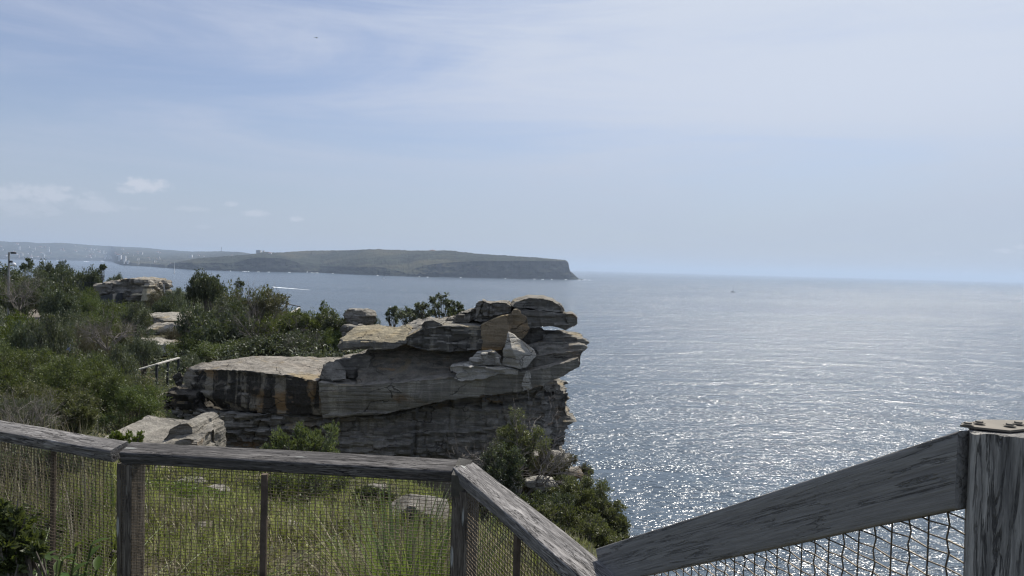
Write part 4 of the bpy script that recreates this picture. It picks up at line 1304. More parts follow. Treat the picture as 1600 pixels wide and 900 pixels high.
_bm = bmesh.new()
for _k in range(4):
    _a = _k * 1.6
    add_tube(_bm, [(.05 * math.cos(_a), .05 * math.sin(_a), 0), (.12 * math.cos(_a + .5), .12 * math.sin(_a + .5), .5), (.25 * math.cos(_a), .25 * math.sin(_a), 1)], [.05, .04, .025], 6)
TRUNK = bm_mesh(_bm, 'trunk'); TRUNK.materials.append(M['bark'])


def shrub(u, v, Y, hu, hv, label, mat, seed, leaf=.045, n=26000, lobes=60, lobe=.30,  group=None, name='bush', cat='bush', aspect=2.4, up=.25, lean=0.0, bare=.0, depth=.85, floor=None):
    """a near bush built at its own size: crown centred on pixel (u, v), hu x hv pixels in half size"""
    c = at(u, v, Y); rx, rz = 1.14 * hu * Y / F, 1.12 * hv * Y / F
    gz = CAMZ + ground(c.x, Y) if floor is None else floor
    base = Vector((c.x - lean, Y, min(gz, c.z - rz * .8)))
    r = empty(name, base, label, cat, group)
    rng = np.random.default_rng(seed); rr = random.Random(seed)
    rm = (rx + rz) / 2
    cs = []
    while len(cs) < lobes:
        d = Vector((rr.gauss(0, 1), rr.gauss(0, 1), rr.gauss(0, 1))).normalized()
        q = rr.uniform(.35, .86) ** .6
        if d.z < -.75: continue
        jag = 1 + .13 * rr.gauss(0, 1)
        cs.append((d.x * q * rx * .86 * jag, d.y * q * rx * depth * .86 * jag, d.z * q * rz * .88 * jag, lobe * rm * rr.uniform(.5, 1.2)))
    cs = np.array(cs)
    pick = rng.choice(lobes, n, p=(cs[:, 3] ** 2) / (cs[:, 3] ** 2).sum())
    K = 22
    spr = rng.normal(size=(lobes * K, 3)); spr /= np.linalg.norm(spr, axis=1)[:, None]
    sr = rng.uniform(.55, 1.05, lobes * K)
    si = pick * K + rng.integers(0, K, n)
    P = cs[pick, :3] + spr[si] * (cs[pick, 3] * sr[si] * rng.uniform(.55, 1, n))[:, None] + rng.normal(size=(n, 3)) * (cs[pick, 3] * .13)[:, None]
    dirs = spr[si] + np.array([0, 0, up])
    V, Fq = leaf_quads(P, leaf, rng, aspect, 0, dirs)
    V += np.array([c.x - base.x, 0, c.z - base.z])
    link('crown', mesh_np('crown', V, Fq), M[mat], r)
    bm = bmesh.new()
    off = Vector((c.x - base.x, 0, c.z - base.z))
    forks = [off * .45 + Vector((rr.uniform(-.25, .25) * rx, rr.uniform(-.2, .2) * rx, 0)) for _ in range(5)]
    for f in forks:
        add_tube(bm, [(rr.uniform(-.05, .05), rr.uniform(-.05, .05), -.15), f * .5 + Vector((rr.uniform(-.06, .06), 0, 0)), f], [.035, .028, .02], 6, False)
    for k in range(lobes):
        q = off + Vector(cs[k, :3]); f = min(forks, key=lambda a: (a - q).length)
        mid = f.lerp(q, .5) + Vector((rr.gauss(0, .04), rr.gauss(0, .04), .03))
        add_tube(bm, [f, mid, q], [.016, .010, .004], 4, False)
        for _ in range(3):
            e = q + Vector((rr.gauss(0, 1), rr.gauss(0, 1), rr.gauss(.4, .8))) * cs[k, 3] * .6
            add_tube(bm, [mid.lerp(q, .6), e], [.005, .002], 3, False)
    link('stems', bm_mesh(bm), M['bark'], r)
    return r


def plant(kind, u, vtop, Y, wpx, label, var=0, group=None, name='bush', vbase=None, cat='bush', depth=1.0, sink=.25):
    """bush whose top shows at (u, vtop) at distance Y and whose width spans wpx pixels each side"""
    top = at(u, vtop, Y)
    gz = CAMZ + ground(top.x, Y) - sink
    if vbase is not None:
        gz = at(u, vbase, Y).z
    H = 1.10 * max(.4, top.z - gz)
    Rr = wpx * Y / F
    r = empty(name, (top.x, Y, gz), label, cat, group, 0, None)
    crown, stem = PROTO[kind][var % len(PROTO[kind])]
    rz = random.uniform(0, 6.28)
    Hc = min(H, 2.9 * Rr)
    for nm, me in (('crown', crown), ('stems', stem)):
        o = link(nm, me, None, r)
        o.rotation_euler = (0, 0, rz)
        o.location = (0, 0, H - Hc)
        o.scale = (Rr / .78, Rr / .78 * depth, Hc / .95)
    if H - Hc > .3:
        o = link('trunk', TRUNK, None, r); o.scale = (Rr * .9, Rr * .9, (H - Hc) + .3 * Hc); o.rotation_euler = (0, 0, rz)
    return r


def build_bushes():
    B = 'scrub bushes on the headland'
    L = [
        # far row against the water, left to right
        ('dark', -25, 412, 78, 42, 'dark green bush cut by the left edge of the view, behind the pole', 0),
        ('olive', 8, 420, 80, 30, 'brownish green bush right behind the foot of the pole', 0),
        ('grey', 62, 424, 84, 34, 'grey green bush below the spindly tree top near the pole', 1),
        ('dark', 78, 411, 92, 22, 'dark bush with a squared top against the water', 1),
        ('dark', 108, 416, 90, 26, 'wide dark bush on the skyline right of the squared one', 0),
        ('dark', 140, 419, 90, 20, 'low dark bush on the skyline just before the lone little tree', 1),
        ('banksia', 98, 409, 95, 9, 'thin sprig of a tree poking over the skyline scrub', 0),
        ('dark', 181, 431, 84, 13, 'flat topped dark shrub leaning over the lookout rocks', 1),
        ('green', 14, 438, 66, 30, 'rounded mid green bush at the left edge below the skyline', 0),
        ('dark', 88, 432, 64, 36, 'big dark round bush in front of the skyline row', 0),
        ('grey', 38, 440, 60, 26, 'grey leafed bush beside the sandy path', 1),
        ('dark', 92, 452, 58, 30, 'round dark blue green bush right of the sandy path', 1),
        ('green', 128, 448, 68, 26, 'light green bush left of the shadowed concrete wall', 1),
        ('green', 139, 462, 60, 18, 'bright green bush at the left foot of the shadowed concrete wall', 0),
        ('brown', 250, 450, 72, 18, 'thin grey brown shrub behind the dark mesh fence', 0),
        ('grey', 276, 452, 66, 15, 'sparse shrub at the right end of the dark mesh fence', 0),
        ('dark', 262, 464, 64, 20, 'low dark bush below the dark mesh fence', 1),
        # middle ground, left
        ('green', 185, 468, 56, 30, 'green feathery bush in front of the shadowed concrete wall', 1),
        ('grey', 213, 474, 50, 26, 'grey green tree with silvery leaves left of the rock slabs', 0),
        ('green', 160, 487, 48, 34, 'broad green bush in the middle of the scrub', 0),
        ('grey', 108, 492, 46, 32, 'grey green bush between the path and the person', 1),
        ('brown', 150, 503, 40, 32, 'soft brown heathy bush right of the person', 0),
        ('olive', 192, 503, 42, 24, 'olive bush right of the brown heathy bush', 0),
        ('brown', 268, 510, 44, 16, 'small reddish brown shrub standing on the rock slabs', 0),
        ('bright', 24, 483, 36, 34, 'bush with a bright yellow green crown at the left edge', 0),
        ('grey', 76, 497, 30, 34, 'silvery grey bush just left of the person', 0),
        ('dark', 36, 506, 32, 30, 'dark hollow bush under the bright yellow green one', 1),
        ('grey', 225, 518, 36, 24, 'grey bush left of the stepped slab', 1),
        ('grey', 178, 540, 31, 34, 'low grey green bush left of the bright handrail', 0),
        ('green', 150, 556, 28, 32, 'round green bush below the brown heathy bush', 1),
        ('olive', 218, 586, 28, 30, 'twiggy olive bush at the foot of the bright handrail', 0),
        ('grey', 300, 556, 36, 22, 'pale grey bush right of the bright handrail', 1),
        # big tree group centre-left
        ('dark', 322, 428, 50, 26, 'tall dark tree with an open top left of the twiggy bush', 0),
        ('dark', 308, 478, 46, 34, 'dark bush left of the twiggy bush', 1),
        ('olive', 385, 444, 46, 48, 'broad brownish bush full of bare twigs', 0),
        ('dark', 350, 486, 41, 44, 'wide dark bush under the twiggy one', 0),
        ('green', 300, 520, 40, 34, 'deep green low bush behind the left end of the ledge', 1),
        ('green', 350, 533, 38, 44, 'deep green bush along the back of the long ledge', 0),
        ('dark', 405, 524, 38, 44, 'dark bush along the back of the long ledge right of the deep green one', 1),
        ('green', 452, 486, 42, 44, 'mid green bush right of the twiggy bush', 0),
        ('green', 498, 480, 43, 38, 'mid green bush left of the rounded boulders', 1),
        ('dark', 470, 516, 39, 40, 'dark bush at the back edge of the ledge left of the boulders', 0),
        ('green', 525, 512, 39, 24, 'small bright green bush against the tilted slab of the crag', 1),
        ('dark', 583, 493, 42, 10, 'tuft of shrub just right of the large rounded boulder', 1),
    ]
    for (k, u, vt, Y, wp, lab, var) in L:
        plant(k, u, vt, Y, wp, lab, var, B)
    # lone little tree on the skyline, and taller open crowns
    shrub(161.5, 418, 88, 5.5, 5, 'lone little round headed tree against the water', 'leaf_dark', 141, .22, 900, 14, .4, B, 'small_tree', 'tree', floor=CAMZ - 4.6)
    shrub(42, 415, 88, 11, 11, 'tall spindly tree top rising just right of the pole', 'leaf_dark', 142, .20, 1600, 22, .3, B, 'small_tree', 'tree', floor=CAMZ - 5)
    shrub(326, 447, 50, 22, 21, 'open crowned tree top standing over the dark tree', 'leaf_dark', 143, .13, 3200, 32, .22, B, 'small_tree', 'tree', floor=CAMZ - 5)
    shrub(304, 441, 52, 6, 6, 'little side crown left of the open crowned tree', 'leaf_dark', 144, .13, 500, 10, .4, B, 'small_tree', 'tree', floor=CAMZ - 4.5)
    shrub(375, 446, 47, 8, 11, 'single leafy shoot rising from the broad twiggy bush', 'leaf_dark', 145, .12, 500, 12, .36, B, 'bush', 'bush', floor=CAMZ - 4.5)
    shrub(506, 484, 44, 8, 14, 'leafy sprig standing over the mid green bushes', 'leaf_green', 146, .12, 500, 12, .36, B, 'bush', 'bush', floor=CAMZ - 4.6)
    shrub(420, 486, 46, 40, 34, 'rounded brown green bush right of the bare branches of the twiggy bush', 'leaf_brownish', 161, .12, 9000, 46, .26, B, floor=CAMZ - 5)
    shrub(478, 510, 42, 34, 26, 'rounded green bush behind the back edge of the ledge', 'leaf_green', 162, .11, 8000, 40, .28, B, floor=CAMZ - 5)
    shrub(522, 508, 41, 26, 24, 'dark green bush filling the gap left of the rounded boulders', 'leaf_dark', 163, .11, 6500, 36, .28, B, floor=CAMZ - 5)
    shrub(352, 500, 43, 38, 38, 'large dark green bush in the middle of the group left of the crag', 'leaf_dark', 164, .12, 9000, 46, .26, B, floor=CAMZ - 5)
    shrub(545, 492, 44, 10, 9, 'leafy sprig just left of the rounded boulders', 'leaf_green', 147, .12, 700, 12, .36, B, 'bush', 'bush', floor=CAMZ - 4.6)
    # plants on the crag top
    G = 'bushes growing on top of the crag'
    shrub(636, 496, 37, 22, 16, 'low open bush on top of the crag, left of the taller one', 'leaf_grey', 131, .10, 2600, 30, .28, G, floor=CAMZ - 3.6)
    shrub(614, 492, 38, 13, 17, 'sparse upright shrub at the left end of the crag top bushes', 'leaf_dark', 132, .10, 1800, 24, .26, G, floor=CAMZ - 3.8)
    shrub(660, 488, 37.4, 18, 18, 'pale green bush on the crag top between the low one and the tallest', 'leaf_grey', 133, .10, 2600, 30, .26, G, floor=CAMZ - 3.4)
    shrub(690, 481, 36.6, 25, 25, 'tallest open crowned bush on top of the crag', 'leaf_dark', 134, .11, 3000, 34, .20, G, floor=CAMZ - 3.2)
    shrub(717, 487, 37.5, 17, 19, 'dense dark bush on the crag top touching the crumbled cap rock', 'leaf_dark', 135, .09, 5000, 26, .30, G, floor=CAMZ - 3.2)
    # near left scrub above the rail
    N = 'near bushes behind the fence on the left'
    shrub(28, 596, 23, 82, 60, 'large fine leafed green bush at the left edge above the rail', 'leaf_green', 101, .060, 34000, 90, .26, N)
    shrub(118, 606, 21, 70, 52, 'large green bush in the middle of the near left scrub', 'leaf_green', 102, .055, 30000, 80, .26, N)
    shrub(66, 648, 17.5, 84, 50, 'lower yellowish green bush in front of the large ones at left', 'leaf_olive', 103, .05, 30000, 80, .26, N)
    shrub(198, 640, 21, 68, 34, 'green bush reaching right to the dark foot of the crag', 'leaf_green', 104, .055, 24000, 70, .30, N)
    shrub(18, 662, 13.5, 70, 40, 'grey feathery bush close behind the rail at far left', 'leaf_grey', 105, .045, 24000, 60, .26, N, aspect=4.5, up=.9)
    shrub(108, 654, 14.8, 44, 30, 'yellow green bush touching the left end of the flat boulder', 'leaf_olive', 106, .045, 18000, 50, .28, N)
    shrub(196, 690, 9.5, 26, 18, 'small leafy shrub in front of the flat boulder just over the rail', 'leaf_bright', 107, .045, 2200, 24, .34, N, up=1.0)
    shrub(60, 726, 6.4, 74, 30, 'dull grey green weedy bush behind the left panel of the fence', 'leaf_grey', 108, .035, 14000, 60, .28, N, aspect=5, up=1.0)
    shrub(30, 850, 3.9, 60, 60, 'dark green bush low behind the left end of the fence', 'leaf_green', 109, .035, 16000, 60, .28, N)
    shrub(8, 858, 2.15, 62, 70, 'dark leafy bush in the lower left corner in front of the mesh', 'leaf_green', 110, .024, 18000, 70, .24, N, up=.5, depth=.5)
    # bush in front of the wall
    K = 'bushes between the fence and the crag'
    shrub(476, 716, 9.6, 64, 58, 'light green leafy bush standing against the dark crag wall, cut by the rail', 'leaf_feather', 111, .048, 15000, 80, .20, K, aspect=3.2, up=1.0)
    shrub(470, 778, 8.2, 92, 42, 'shadowy green bush seen through the mesh below the light green one', 'leaf_green', 112, .035, 22000, 70, .26, K)
    shrub(580, 792, 8.0, 44, 32, 'small green bush through the mesh left of the brown boulder', 'leaf_green', 113, .035, 12000, 50, .28, K)
    shrub(340, 742, 10.6, 60, 24, 'low silvery grey bush just under the rail left of the rusty dropper', 'leaf_grey', 114, .035, 12000, 50, .30, K)
    W = 'low weeds in the grass behind the fence'
    for k, (u, v, Y, hu, hv, lab, mt) in enumerate(((252, 796, 7.4, 26, 9, 'low green weed clump just right of the first post', 'leaf_weed'), (338, 846, 5.6, 40, 12, 'spreading yellow green weed in the middle of the first mesh bay', 'leaf_weed'),
                                                    (470, 812, 6.6, 36, 14, 'rounded yellow green weed just right of the rusty dropper', 'leaf_weed'), (540, 836, 5.8, 34, 18, 'leafy weed left of the tall strap leaf clump', 'leaf_weed'),
                                                    (395, 800, 7.0, 30, 10, 'brownish weed just left of the rusty dropper', 'leaf_brownish'), (150, 862, 4.6, 40, 20, 'bright leafy weed low behind the left panel', 'leaf_weed'),
                                                    (118, 800, 5.4, 36, 16, 'green weed in the middle of the left panel', 'leaf_green'), (375, 762, 9.0, 44, 14, 'pale olive brown scrub under the rail near the rusty dropper', 'leaf_weed'))):
        shrub(u, v, Y, hu, hv, lab, 'leaf_weed' if mt == 'leaf_brownish' else mt, 150 + k, .034, 1500, 34, .42, W, 'weed', 'weed', up=.8)
    # cliff edge trees
    T = 'scrubby trees on the cliff edge'
    shrub(812, 708, 14.5, 46, 62, 'tall thin crowned scrubby tree against the crag wall right of the corner post', 'leaf_olive', 121, .045, 22000, 80, .22, T, 'scrubby_tree', 'tree')
    shrub(780, 742, 13.2, 34, 56, 'dark see-through bush left of the tall scrubby tree', 'leaf_dark', 122, .042, 14000, 60, .24, T, 'scrubby_tree', 'tree')
    shrub(860, 756, 14.0, 44, 52, 'brownish bush right below the tall scrubby tree', 'leaf_brownish', 123, .042, 24000, 80, .24, T, 'scrubby_tree', 'tree')
    shrub(900, 798, 12.6, 60, 62, 'broad olive bush on the brink above the sea', 'leaf_olive', 124, .042, 36000, 100, .22, T, 'scrubby_tree', 'tree')
    shrub(942, 828, 12.0, 46, 50, 'lowest olive bush at the right, cut by the sloping handrail', 'leaf_olive', 125, .042, 26000, 80, .24, T, 'scrubby_tree', 'tree')
    shrub(832, 828, 11.0, 78, 56, 'dark olive bush just above the corner rail', 'leaf_dark', 126, .038, 42000, 110, .22, T, 'scrubby_tree', 'tree')
    shrub(892, 852, 9.6, 84, 60, 'olive bush filling the angle between the two handrails', 'leaf_olive', 127, .036, 46000, 120, .20, T, 'scrubby_tree', 'tree')
    shrub(884, 776, 13.4, 34, 36, 'olive bush wrapped round the pale rock on the brink', 'leaf_olive', 129, .042, 15000, 60, .26, T, 'scrubby_tree', 'tree')
    shrub(760, 792, 12.4, 44, 36, 'dark low bush behind the corner bracket of the fence', 'leaf_dark', 130, .042, 14000, 60, .26, T, 'scrubby_tree', 'tree')
    shrub(915, 736, 15.5, 12, 9, 'little round bush on the brink beside the sea', 'leaf_olive', 128, .04, 2500, 20, .4, T, 'scrubby_tree', 'tree')
    # bare twiggy shrubs
    tw = twig_mesh(4); tw2 = twig_mesh(9)
    for (u, v, Y, s, lab, me) in ((395, 562, 44.5, 5.0, 'pale bare branches inside the broad twiggy bush', tw), (372, 562, 44.6, 4.4, 'bare grey branches left of the pale ones in the broad twiggy bush', tw2), (425, 560, 41, 3.8, 'bare twisting branches at the right of the twiggy bush', tw),
                                  (30, 486, 58, 3.6, 'dead leaning branches beside the sandy path', tw2), (168, 548, 36, 2.6, 'dry bare twigs among the brown heathy bush', tw), (40, 700, 12.4, 1.2, 'grey bare twigs over the rail at the left', tw2),
                                  (470, 575, 38, 2.3, 'pale dead stems at the back edge of the ledge', tw2), (812, 790, 13.6, 2.2, 'dark bare limbs inside the tall scrubby tree', tw)):
        p = at(u, v, Y); r = empty('bare_shrub', p, lab, 'shrub', 'bare twiggy shrubs', random.uniform(0, 6)); o = link('branches', me, None, r); o.scale = (s * .8, s * .8, s)


build_bushes()


def build_undergrowth():
    rng = np.random.default_rng(21)
    Vs, Fs, off = [], [], 0
    # low tangled scrub between the bushes
    n = 6500
    X = rng.uniform(-95, 0, n * 4); Y = rng.uniform(10, 108, n * 4)
    ex = np.interp(Y, EY, EX)
    ok = (X < ex - .6) & (X > -1.15 * Y - 12) & ((Y > 16) | (X < -.72 * Y - 1))
    # keep the clearings, crag and ledge open
    ok &= ~((X > -17) & (Y > 26) & (Y < 36.0) & (X > -14.5))
    ok &= ~((np.abs(X + 22.5) < 4) & (Y > 38) & (Y < 66) & (np.abs(X / Y + .465) < .035))
    ok &= ~((np.abs(X / Y + .645) < .022) & (Y > 50) & (Y < 78))
    X, Y = X[ok][:n], Y[ok][:n]
    Z = ground_np(X, Y)
    ids = []
    for x, y, z in zip(X, Y, Z):
        if z < -14: continue
        r = rng.uniform(.6, 1.4); h = rng.uniform(.4, 1.4)
        m = 110 if y > 35 else 150
        d = rng.normal(size=(m, 3)); d /= np.linalg.norm(d, axis=1)[:, None]; d[:, 2] = np.abs(d[:, 2])
        P = np.array([x, y, z + CAMZ - .05]) + d * np.array([r, r, h]) * rng.uniform(.5, 1, m)[:, None]
        V, Fq = leaf_quads(P, .16 if y > 35 else .11, rng, 2.4, .4)
        Vs.append(V); Fs.append(Fq + off); off += len(V)
    o = link('undergrowth', mesh_np('undergrowth', np.concatenate(Vs), np.concatenate(Fs)), M['leaf_grey'])
    tag(o, 'low tangled grey green scrub filling the gaps between bushes', None, None, 'stuff')


build_undergrowth()


def blades(name, X, Y, H, W, mat, label, rng, lean=.45, seg=2):
    """grass blades: bent ribbons, one connected island each"""
    n = len(X); Z = ground_np(X, Y) + CAMZ
    base = np.stack([X, Y, Z], 1)
    an = rng.uniform(0, 2 * np.pi, n); ln = rng.uniform(.1, 1, n) * lean
    tip = np.stack([np.cos(an) * ln * H, np.sin(an) * ln * H, H * np.sqrt(np.clip(1 - ln ** 2, .1, 1))], 1)
    side = np.stack([-np.sin(an), np.cos(an), np.zeros(n)], 1) * W[:, None] * .5
    mid = tip * .55; mid[:, 2] = tip[:, 2] * .68
    V = np.stack([base - side, base + side, base + mid - side * .8, base + mid + side * .8, base + tip], 1).reshape(-1, 3)
    i = np.arange(n) * 5
    q = np.stack([i, i + 1, i + 3, i + 2], 1)
    t2 = np.stack([i + 2, i + 3, i + 4, i + 4], 1)
    # quads and triangles as triangles
    T = np.concatenate([np.stack([i, i + 1, i + 3], 1), np.stack([i, i + 3, i + 2], 1), np.stack([i + 2, i + 3, i + 4], 1)])
    o = link(name, mesh_np(name, V, T), mat)
    if label: tag(o, label, None, None, 'stuff')
    return o


def fbm(X, Y, s, seed):
    return np.array([mn.fractal(Vector((x * s, y * s, seed)), 1.0, 2.0, 3) for x, y in zip(X, Y)])


def build_grass():
    rng = np.random.default_rng(31)
    # carpet of low grass and weeds behind the fence
    n = 150000
    Y = 3.0 + (rng.uniform(0, 1, n) ** 1.3) * 9.5
    X = rng.uniform(-.72, .12, n) * Y
    fl = rng.uniform(0, 1, n) < .22; X = np.where(fl, -Y * rng.uniform(.72, 2.2, n), X)
    ex = np.interp(Y, EY, EX)
    f = fbm(X, Y, .9, 3)
    ok = (X < ex - .05) & (f > -.16 + .12 * rng.normal(size=len(f)))
    X, Y, f = X[ok], Y[ok], f[ok]
    tall = rng.uniform(size=len(X)) < np.clip((X / Y + .62) * -8, 0.05, .5)
    H = rng.uniform(.02, .075, len(X)) * (1 + .6 * (f > .15))
    W = rng.uniform(.006, .013, len(X)) * (1 + .06 * Y)
    k = rng.uniform(size=len(X))
    g = (k < .66)
    blades('grass', X[g], Y[g], H[g], W[g], M['grass'], 'short sunlit yellow green grass behind the mesh fence', rng, .8)
    s = (k >= .70) & (k < .94)
    blades('dry_grass', X[s], Y[s], H[s] * 1.5, W[s] * .8, M['straw'], 'dry straw coloured grass mixed in behind the mesh fence', rng, .7)
    # leafy ground cover
    m = 60000
    Y = 3.0 + (rng.uniform(0, 1, m) ** 1.2) * 9; X = rng.uniform(-.7, .1, m) * Y
    f = fbm(X, Y, 1.3, 8); ex = np.interp(Y, EY, EX)
    ok = (X < ex - .1) & (f > .0)
    X, Y, f = X[ok], Y[ok], f[ok]
    Z = ground_np(X, Y) + CAMZ + rng.uniform(.0, .12, len(X)) * (f * 2 + .3)
    V, Fq = leaf_quads(np.stack([X, Y, Z], 1), .035, rng, 2.0, .5)
    o = link('ground_cover', mesh_np('gc', V, Fq), M['leaf_weed']); tag(o, 'low leafy weeds spreading through the grass behind the fence', None, None, 'stuff')
    # tall reeds behind the left panel
    m = 1100
    Y = rng.uniform(3.9, 8.5, m); X = Y * rng.uniform(-.80, -.545, m)
    blades('reeds', X, Y, rng.uniform(.35, .85, m), np.full(m, .007) * rng.uniform(.6, 1.5, m), M['straw'], 'tall dry reedy stalks behind the left panel of the fence', rng, .35)
    m = 1500
    Y = rng.uniform(3.4, 6.5, m); X = Y * rng.uniform(-.80, -.53, m)
    blades('tall_grass', X, Y, rng.uniform(.15, .5, m), np.full(m, .008) * rng.uniform(.6, 1.4, m), M['strap'], 'tall green grass mixed with the reedy stalks behind the left panel', rng, .5)
    # dry grass on the edge behind the right panel
    m = 2600
    Y = rng.uniform(3.1, 7.5, m); X = Y * rng.uniform(-.09, .10, m)
    ok = X < np.interp(Y, EY, EX) + .2
    blades('edge_grass', X[ok], Y[ok], rng.uniform(.08, .30, m)[ok], np.full(m, .007)[ok], M['straw'], 'dry tangled grass on the cliff edge behind the corner rail', rng, .8)
    # taller tufts in patches
    m = 26000
    Y = 3.1 + (rng.uniform(0, 1, m) ** 1.2) * 7; X = rng.uniform(-.66, .05, m) * Y
    f = fbm(X, Y, 1.7, 14); ex = np.interp(Y, EY, EX)
    ok = (X < ex - .1) & (f > .12)
    blades('tufted_grass', X[ok], Y[ok], (rng.uniform(.08, .26, m))[ok], (np.full(m, .007) * (1 + .06 * Y))[ok], M['grass'], 'taller bright yellow green tufts standing in patches of the grass', rng, .6)
    # bright green patch
    patches = ((285, 782, 7.6, .62, .20, 'bright green cushion of low plants in the grass by the first post', 'leaf_bright'),
               (60, 800, 4.3, .55, .26, 'dark green ferny plants low behind the left panel', 'leaf_green'))
    for (u, v, Y0, r, h, lab, mt) in patches:
        p = at(u, v, Y0)
        m = 7000
        a = rng.uniform(0, 6.28, m); q = np.sqrt(rng.uniform(0, 1, m)) * r
        X = p.x + np.cos(a) * q; Yy = Y0 + np.sin(a) * q * 1.2
        Z = ground_np(X, Yy) + CAMZ + h * (1 - (q / r) ** 2) * rng.uniform(.3, 1, m)
        V, Fq = leaf_quads(np.stack([X, Yy, Z], 1), .035, rng, 2.8, 1.0)
        o = link('cushion_plant', mesh_np('cp', V, Fq), M[mt]); tag(o, lab, 'plant')


build_grass()


def strap_mesh(seed, n, H, W, droop=.5, spread=.5):
    rr = random.Random(seed); bm = bmesh.new()
    for k in range(n):
        a = rr.uniform(0, 2 * math.pi); L = H * rr.uniform(.65, 1.1); w_ = W * rr.uniform(.7, 1.2)
        b0 = Vector((math.cos(a), math.sin(a), 0)) * rr.uniform(0, .09)
        out = Vector((math.cos(a), math.sin(a), 0)); sd = Vector((-math.sin(a), math.cos(a), 0)); sp = spread * rr.uniform(.2, 1)
        prev = None; N = 7
        for i in range(N + 1):
            f = i / N
            p = b0 + out * (L * (sp * f + droop * f * f * sp)) + Vector((0, 0, L * (f - .28 * droop * f ** 3)))
            ww = w_ * (1 - f) ** .6 * .5 + .0004
            fold = Vector((0, 0, ww * .5))
            row = [bm.verts.new(p - sd * ww + fold), bm.verts.new(p), bm.verts.new(p + sd * ww + fold)]
            if prev:
                for j in range(2):
                    bm.faces.new((prev[j], prev[j + 1], row[j + 1], row[j]))
            prev = row
    return bm_mesh(bm, 'straps')


def build_near_plants():
    # strappy clumps by the corner post
    data = [(622, 900, 3.75, .90, 150, .017, 'strap', 'strap_plant', 'tall clump of green strap leaves behind the mesh left of the corner post'),
            (670, 905, 3.6, .78, 110, .017, 'strap', 'strap_plant', 'strap leaf clump with yellowing blades nearest the corner post'),
            (585, 890, 4.2, .80, 80, .013, 'straw', 'strap_plant', 'clump of dry bleached strap leaves leaning left'),
            (700, 890, 4.1, .84, 80, .016, 'strap', 'strap_plant', 'strap leaf clump half behind the corner post'),
            (640, 860, 4.6, .62, 70, .014, 'straw', 'strap_plant', 'orange brown dying strap clump behind the green ones'),
            (560, 905, 3.9, .55, 70, .009, 'straw', 'strap_plant', 'low bleached tuft at the left foot of the tall strap leaf clump'),
            (650, 900, 3.3, .62, 60, .010, 'straw', 'strap_plant', 'bleached blades mixed into the front of the strap leaf clump'),
            (505, 900, 4.1, .38, 60, .008, 'straw', 'strap_plant', 'short dry tuft midway between the rusty dropper and the strap leaf clump'),
            (790, 905, 3.6, .55, 70, .008, 'straw', 'strap_plant', 'dry tuft right of the corner post under the corner rail'),
            (828, 880, 4.4, .55, 60, .009, 'strap', 'strap_plant', 'green tuft lying under the corner rail')]
    for k, (u, v, Y, H, n, W, mt, nm, lab) in enumerate(data):
        p = at(u, v, Y); me = strap_mesh(k + 5, n, H, W, .5, .42)
        o = link(nm, me, M[mt], None, (p.x, Y, CAMZ + ground(p.x, Y) - .02)); tag(o, lab, 'plant')
    # grassy shrub and broad leafed plant in front of the left panel
    for k, (u, v, Y, H, n, W, lab) in enumerate(((-10, 905, 2.2, .95, 60, .012, 'dark arching strap leaves at the lower left corner'), (20, 1000, 2.1, .85, 40, .009, 'thin arching grass blades below the dark strap leaves'))):
        p = at(u, v, Y)
        o = link('arching_grass', strap_mesh(40 + k, n, H, W, 1.0, .8), M['strap'], None, (p.x, Y, CAMZ - 1.75)); tag(o, lab, 'plant')

    def leafy(u, v, Y, label, seed, nst=8, H=.5, L=.062, mt='leaf_gloss'):
        rr = random.Random(seed); p = at(u, v, Y)
        gz = CAMZ + ground(p.x, Y)
        r = empty('broad_leafed_plant', (p.x, Y, gz), label, 'plant')
        st = bmesh.new(); lf = bmesh.new()
        topz = p.z - gz
        for s in range(nst):
            a = rr.uniform(0, 6.28); ln = rr.uniform(.05, .35)
            tip = Vector((math.cos(a) * ln * H, math.sin(a) * ln * H, topz * rr.uniform(.8, 1.02)))
            add_tube(st, [(0, 0, 0), tip * .5 + Vector((0, 0, .05)), tip], [.006, .004, .003], 5)
            for i in range(14):
                f = .35 + .65 * i / 13; q = tip * f
                b = rr.uniform(0, 6.28); d = Vector((math.cos(b), math.sin(b), rr.uniform(.15, 1.0))).normalized()
                sd = d.cross(Vector((0, 0, 1))).normalized(); up = sd.cross(d).normalized()
                LL = L * rr.uniform(.6, 1.15); prev = None
                for j in range(6):
                    g = j / 5; w_ = LL * .19 * math.sin(math.pi * (.05 + .95 * g) ** .8) + .0008
                    c = q + d * (LL * g) - Vector((0, 0, LL * .25 * g * g))
                    row = [lf.verts.new(c - sd * w_ + up * w_ * .4), lf.verts.new(c), lf.verts.new(c + sd * w_ + up * w_ * .4)]
                    if prev:
                        for z in range(2): lf.faces.new((prev[z], prev[z + 1], row[z + 1], row[z]))
                    prev = row
        link('stems', bm_mesh(st), M['leaf_green'], r); link('leaves', bm_mesh(lf, smooth=True), M[mt], r)
    leafy(60, 858, 2.3, 'glossy broad leafed plant in the lower left corner, its largest leaf upright', 1, 10)
    leafy(20, 880, 2.15, 'lower broad leafed shoot at the very corner of the view', 2, 9)
    leafy(88, 892, 2.4, 'small broad leafed shoot right of the glossy plant', 3, 7, .4, .055)


build_near_plants()


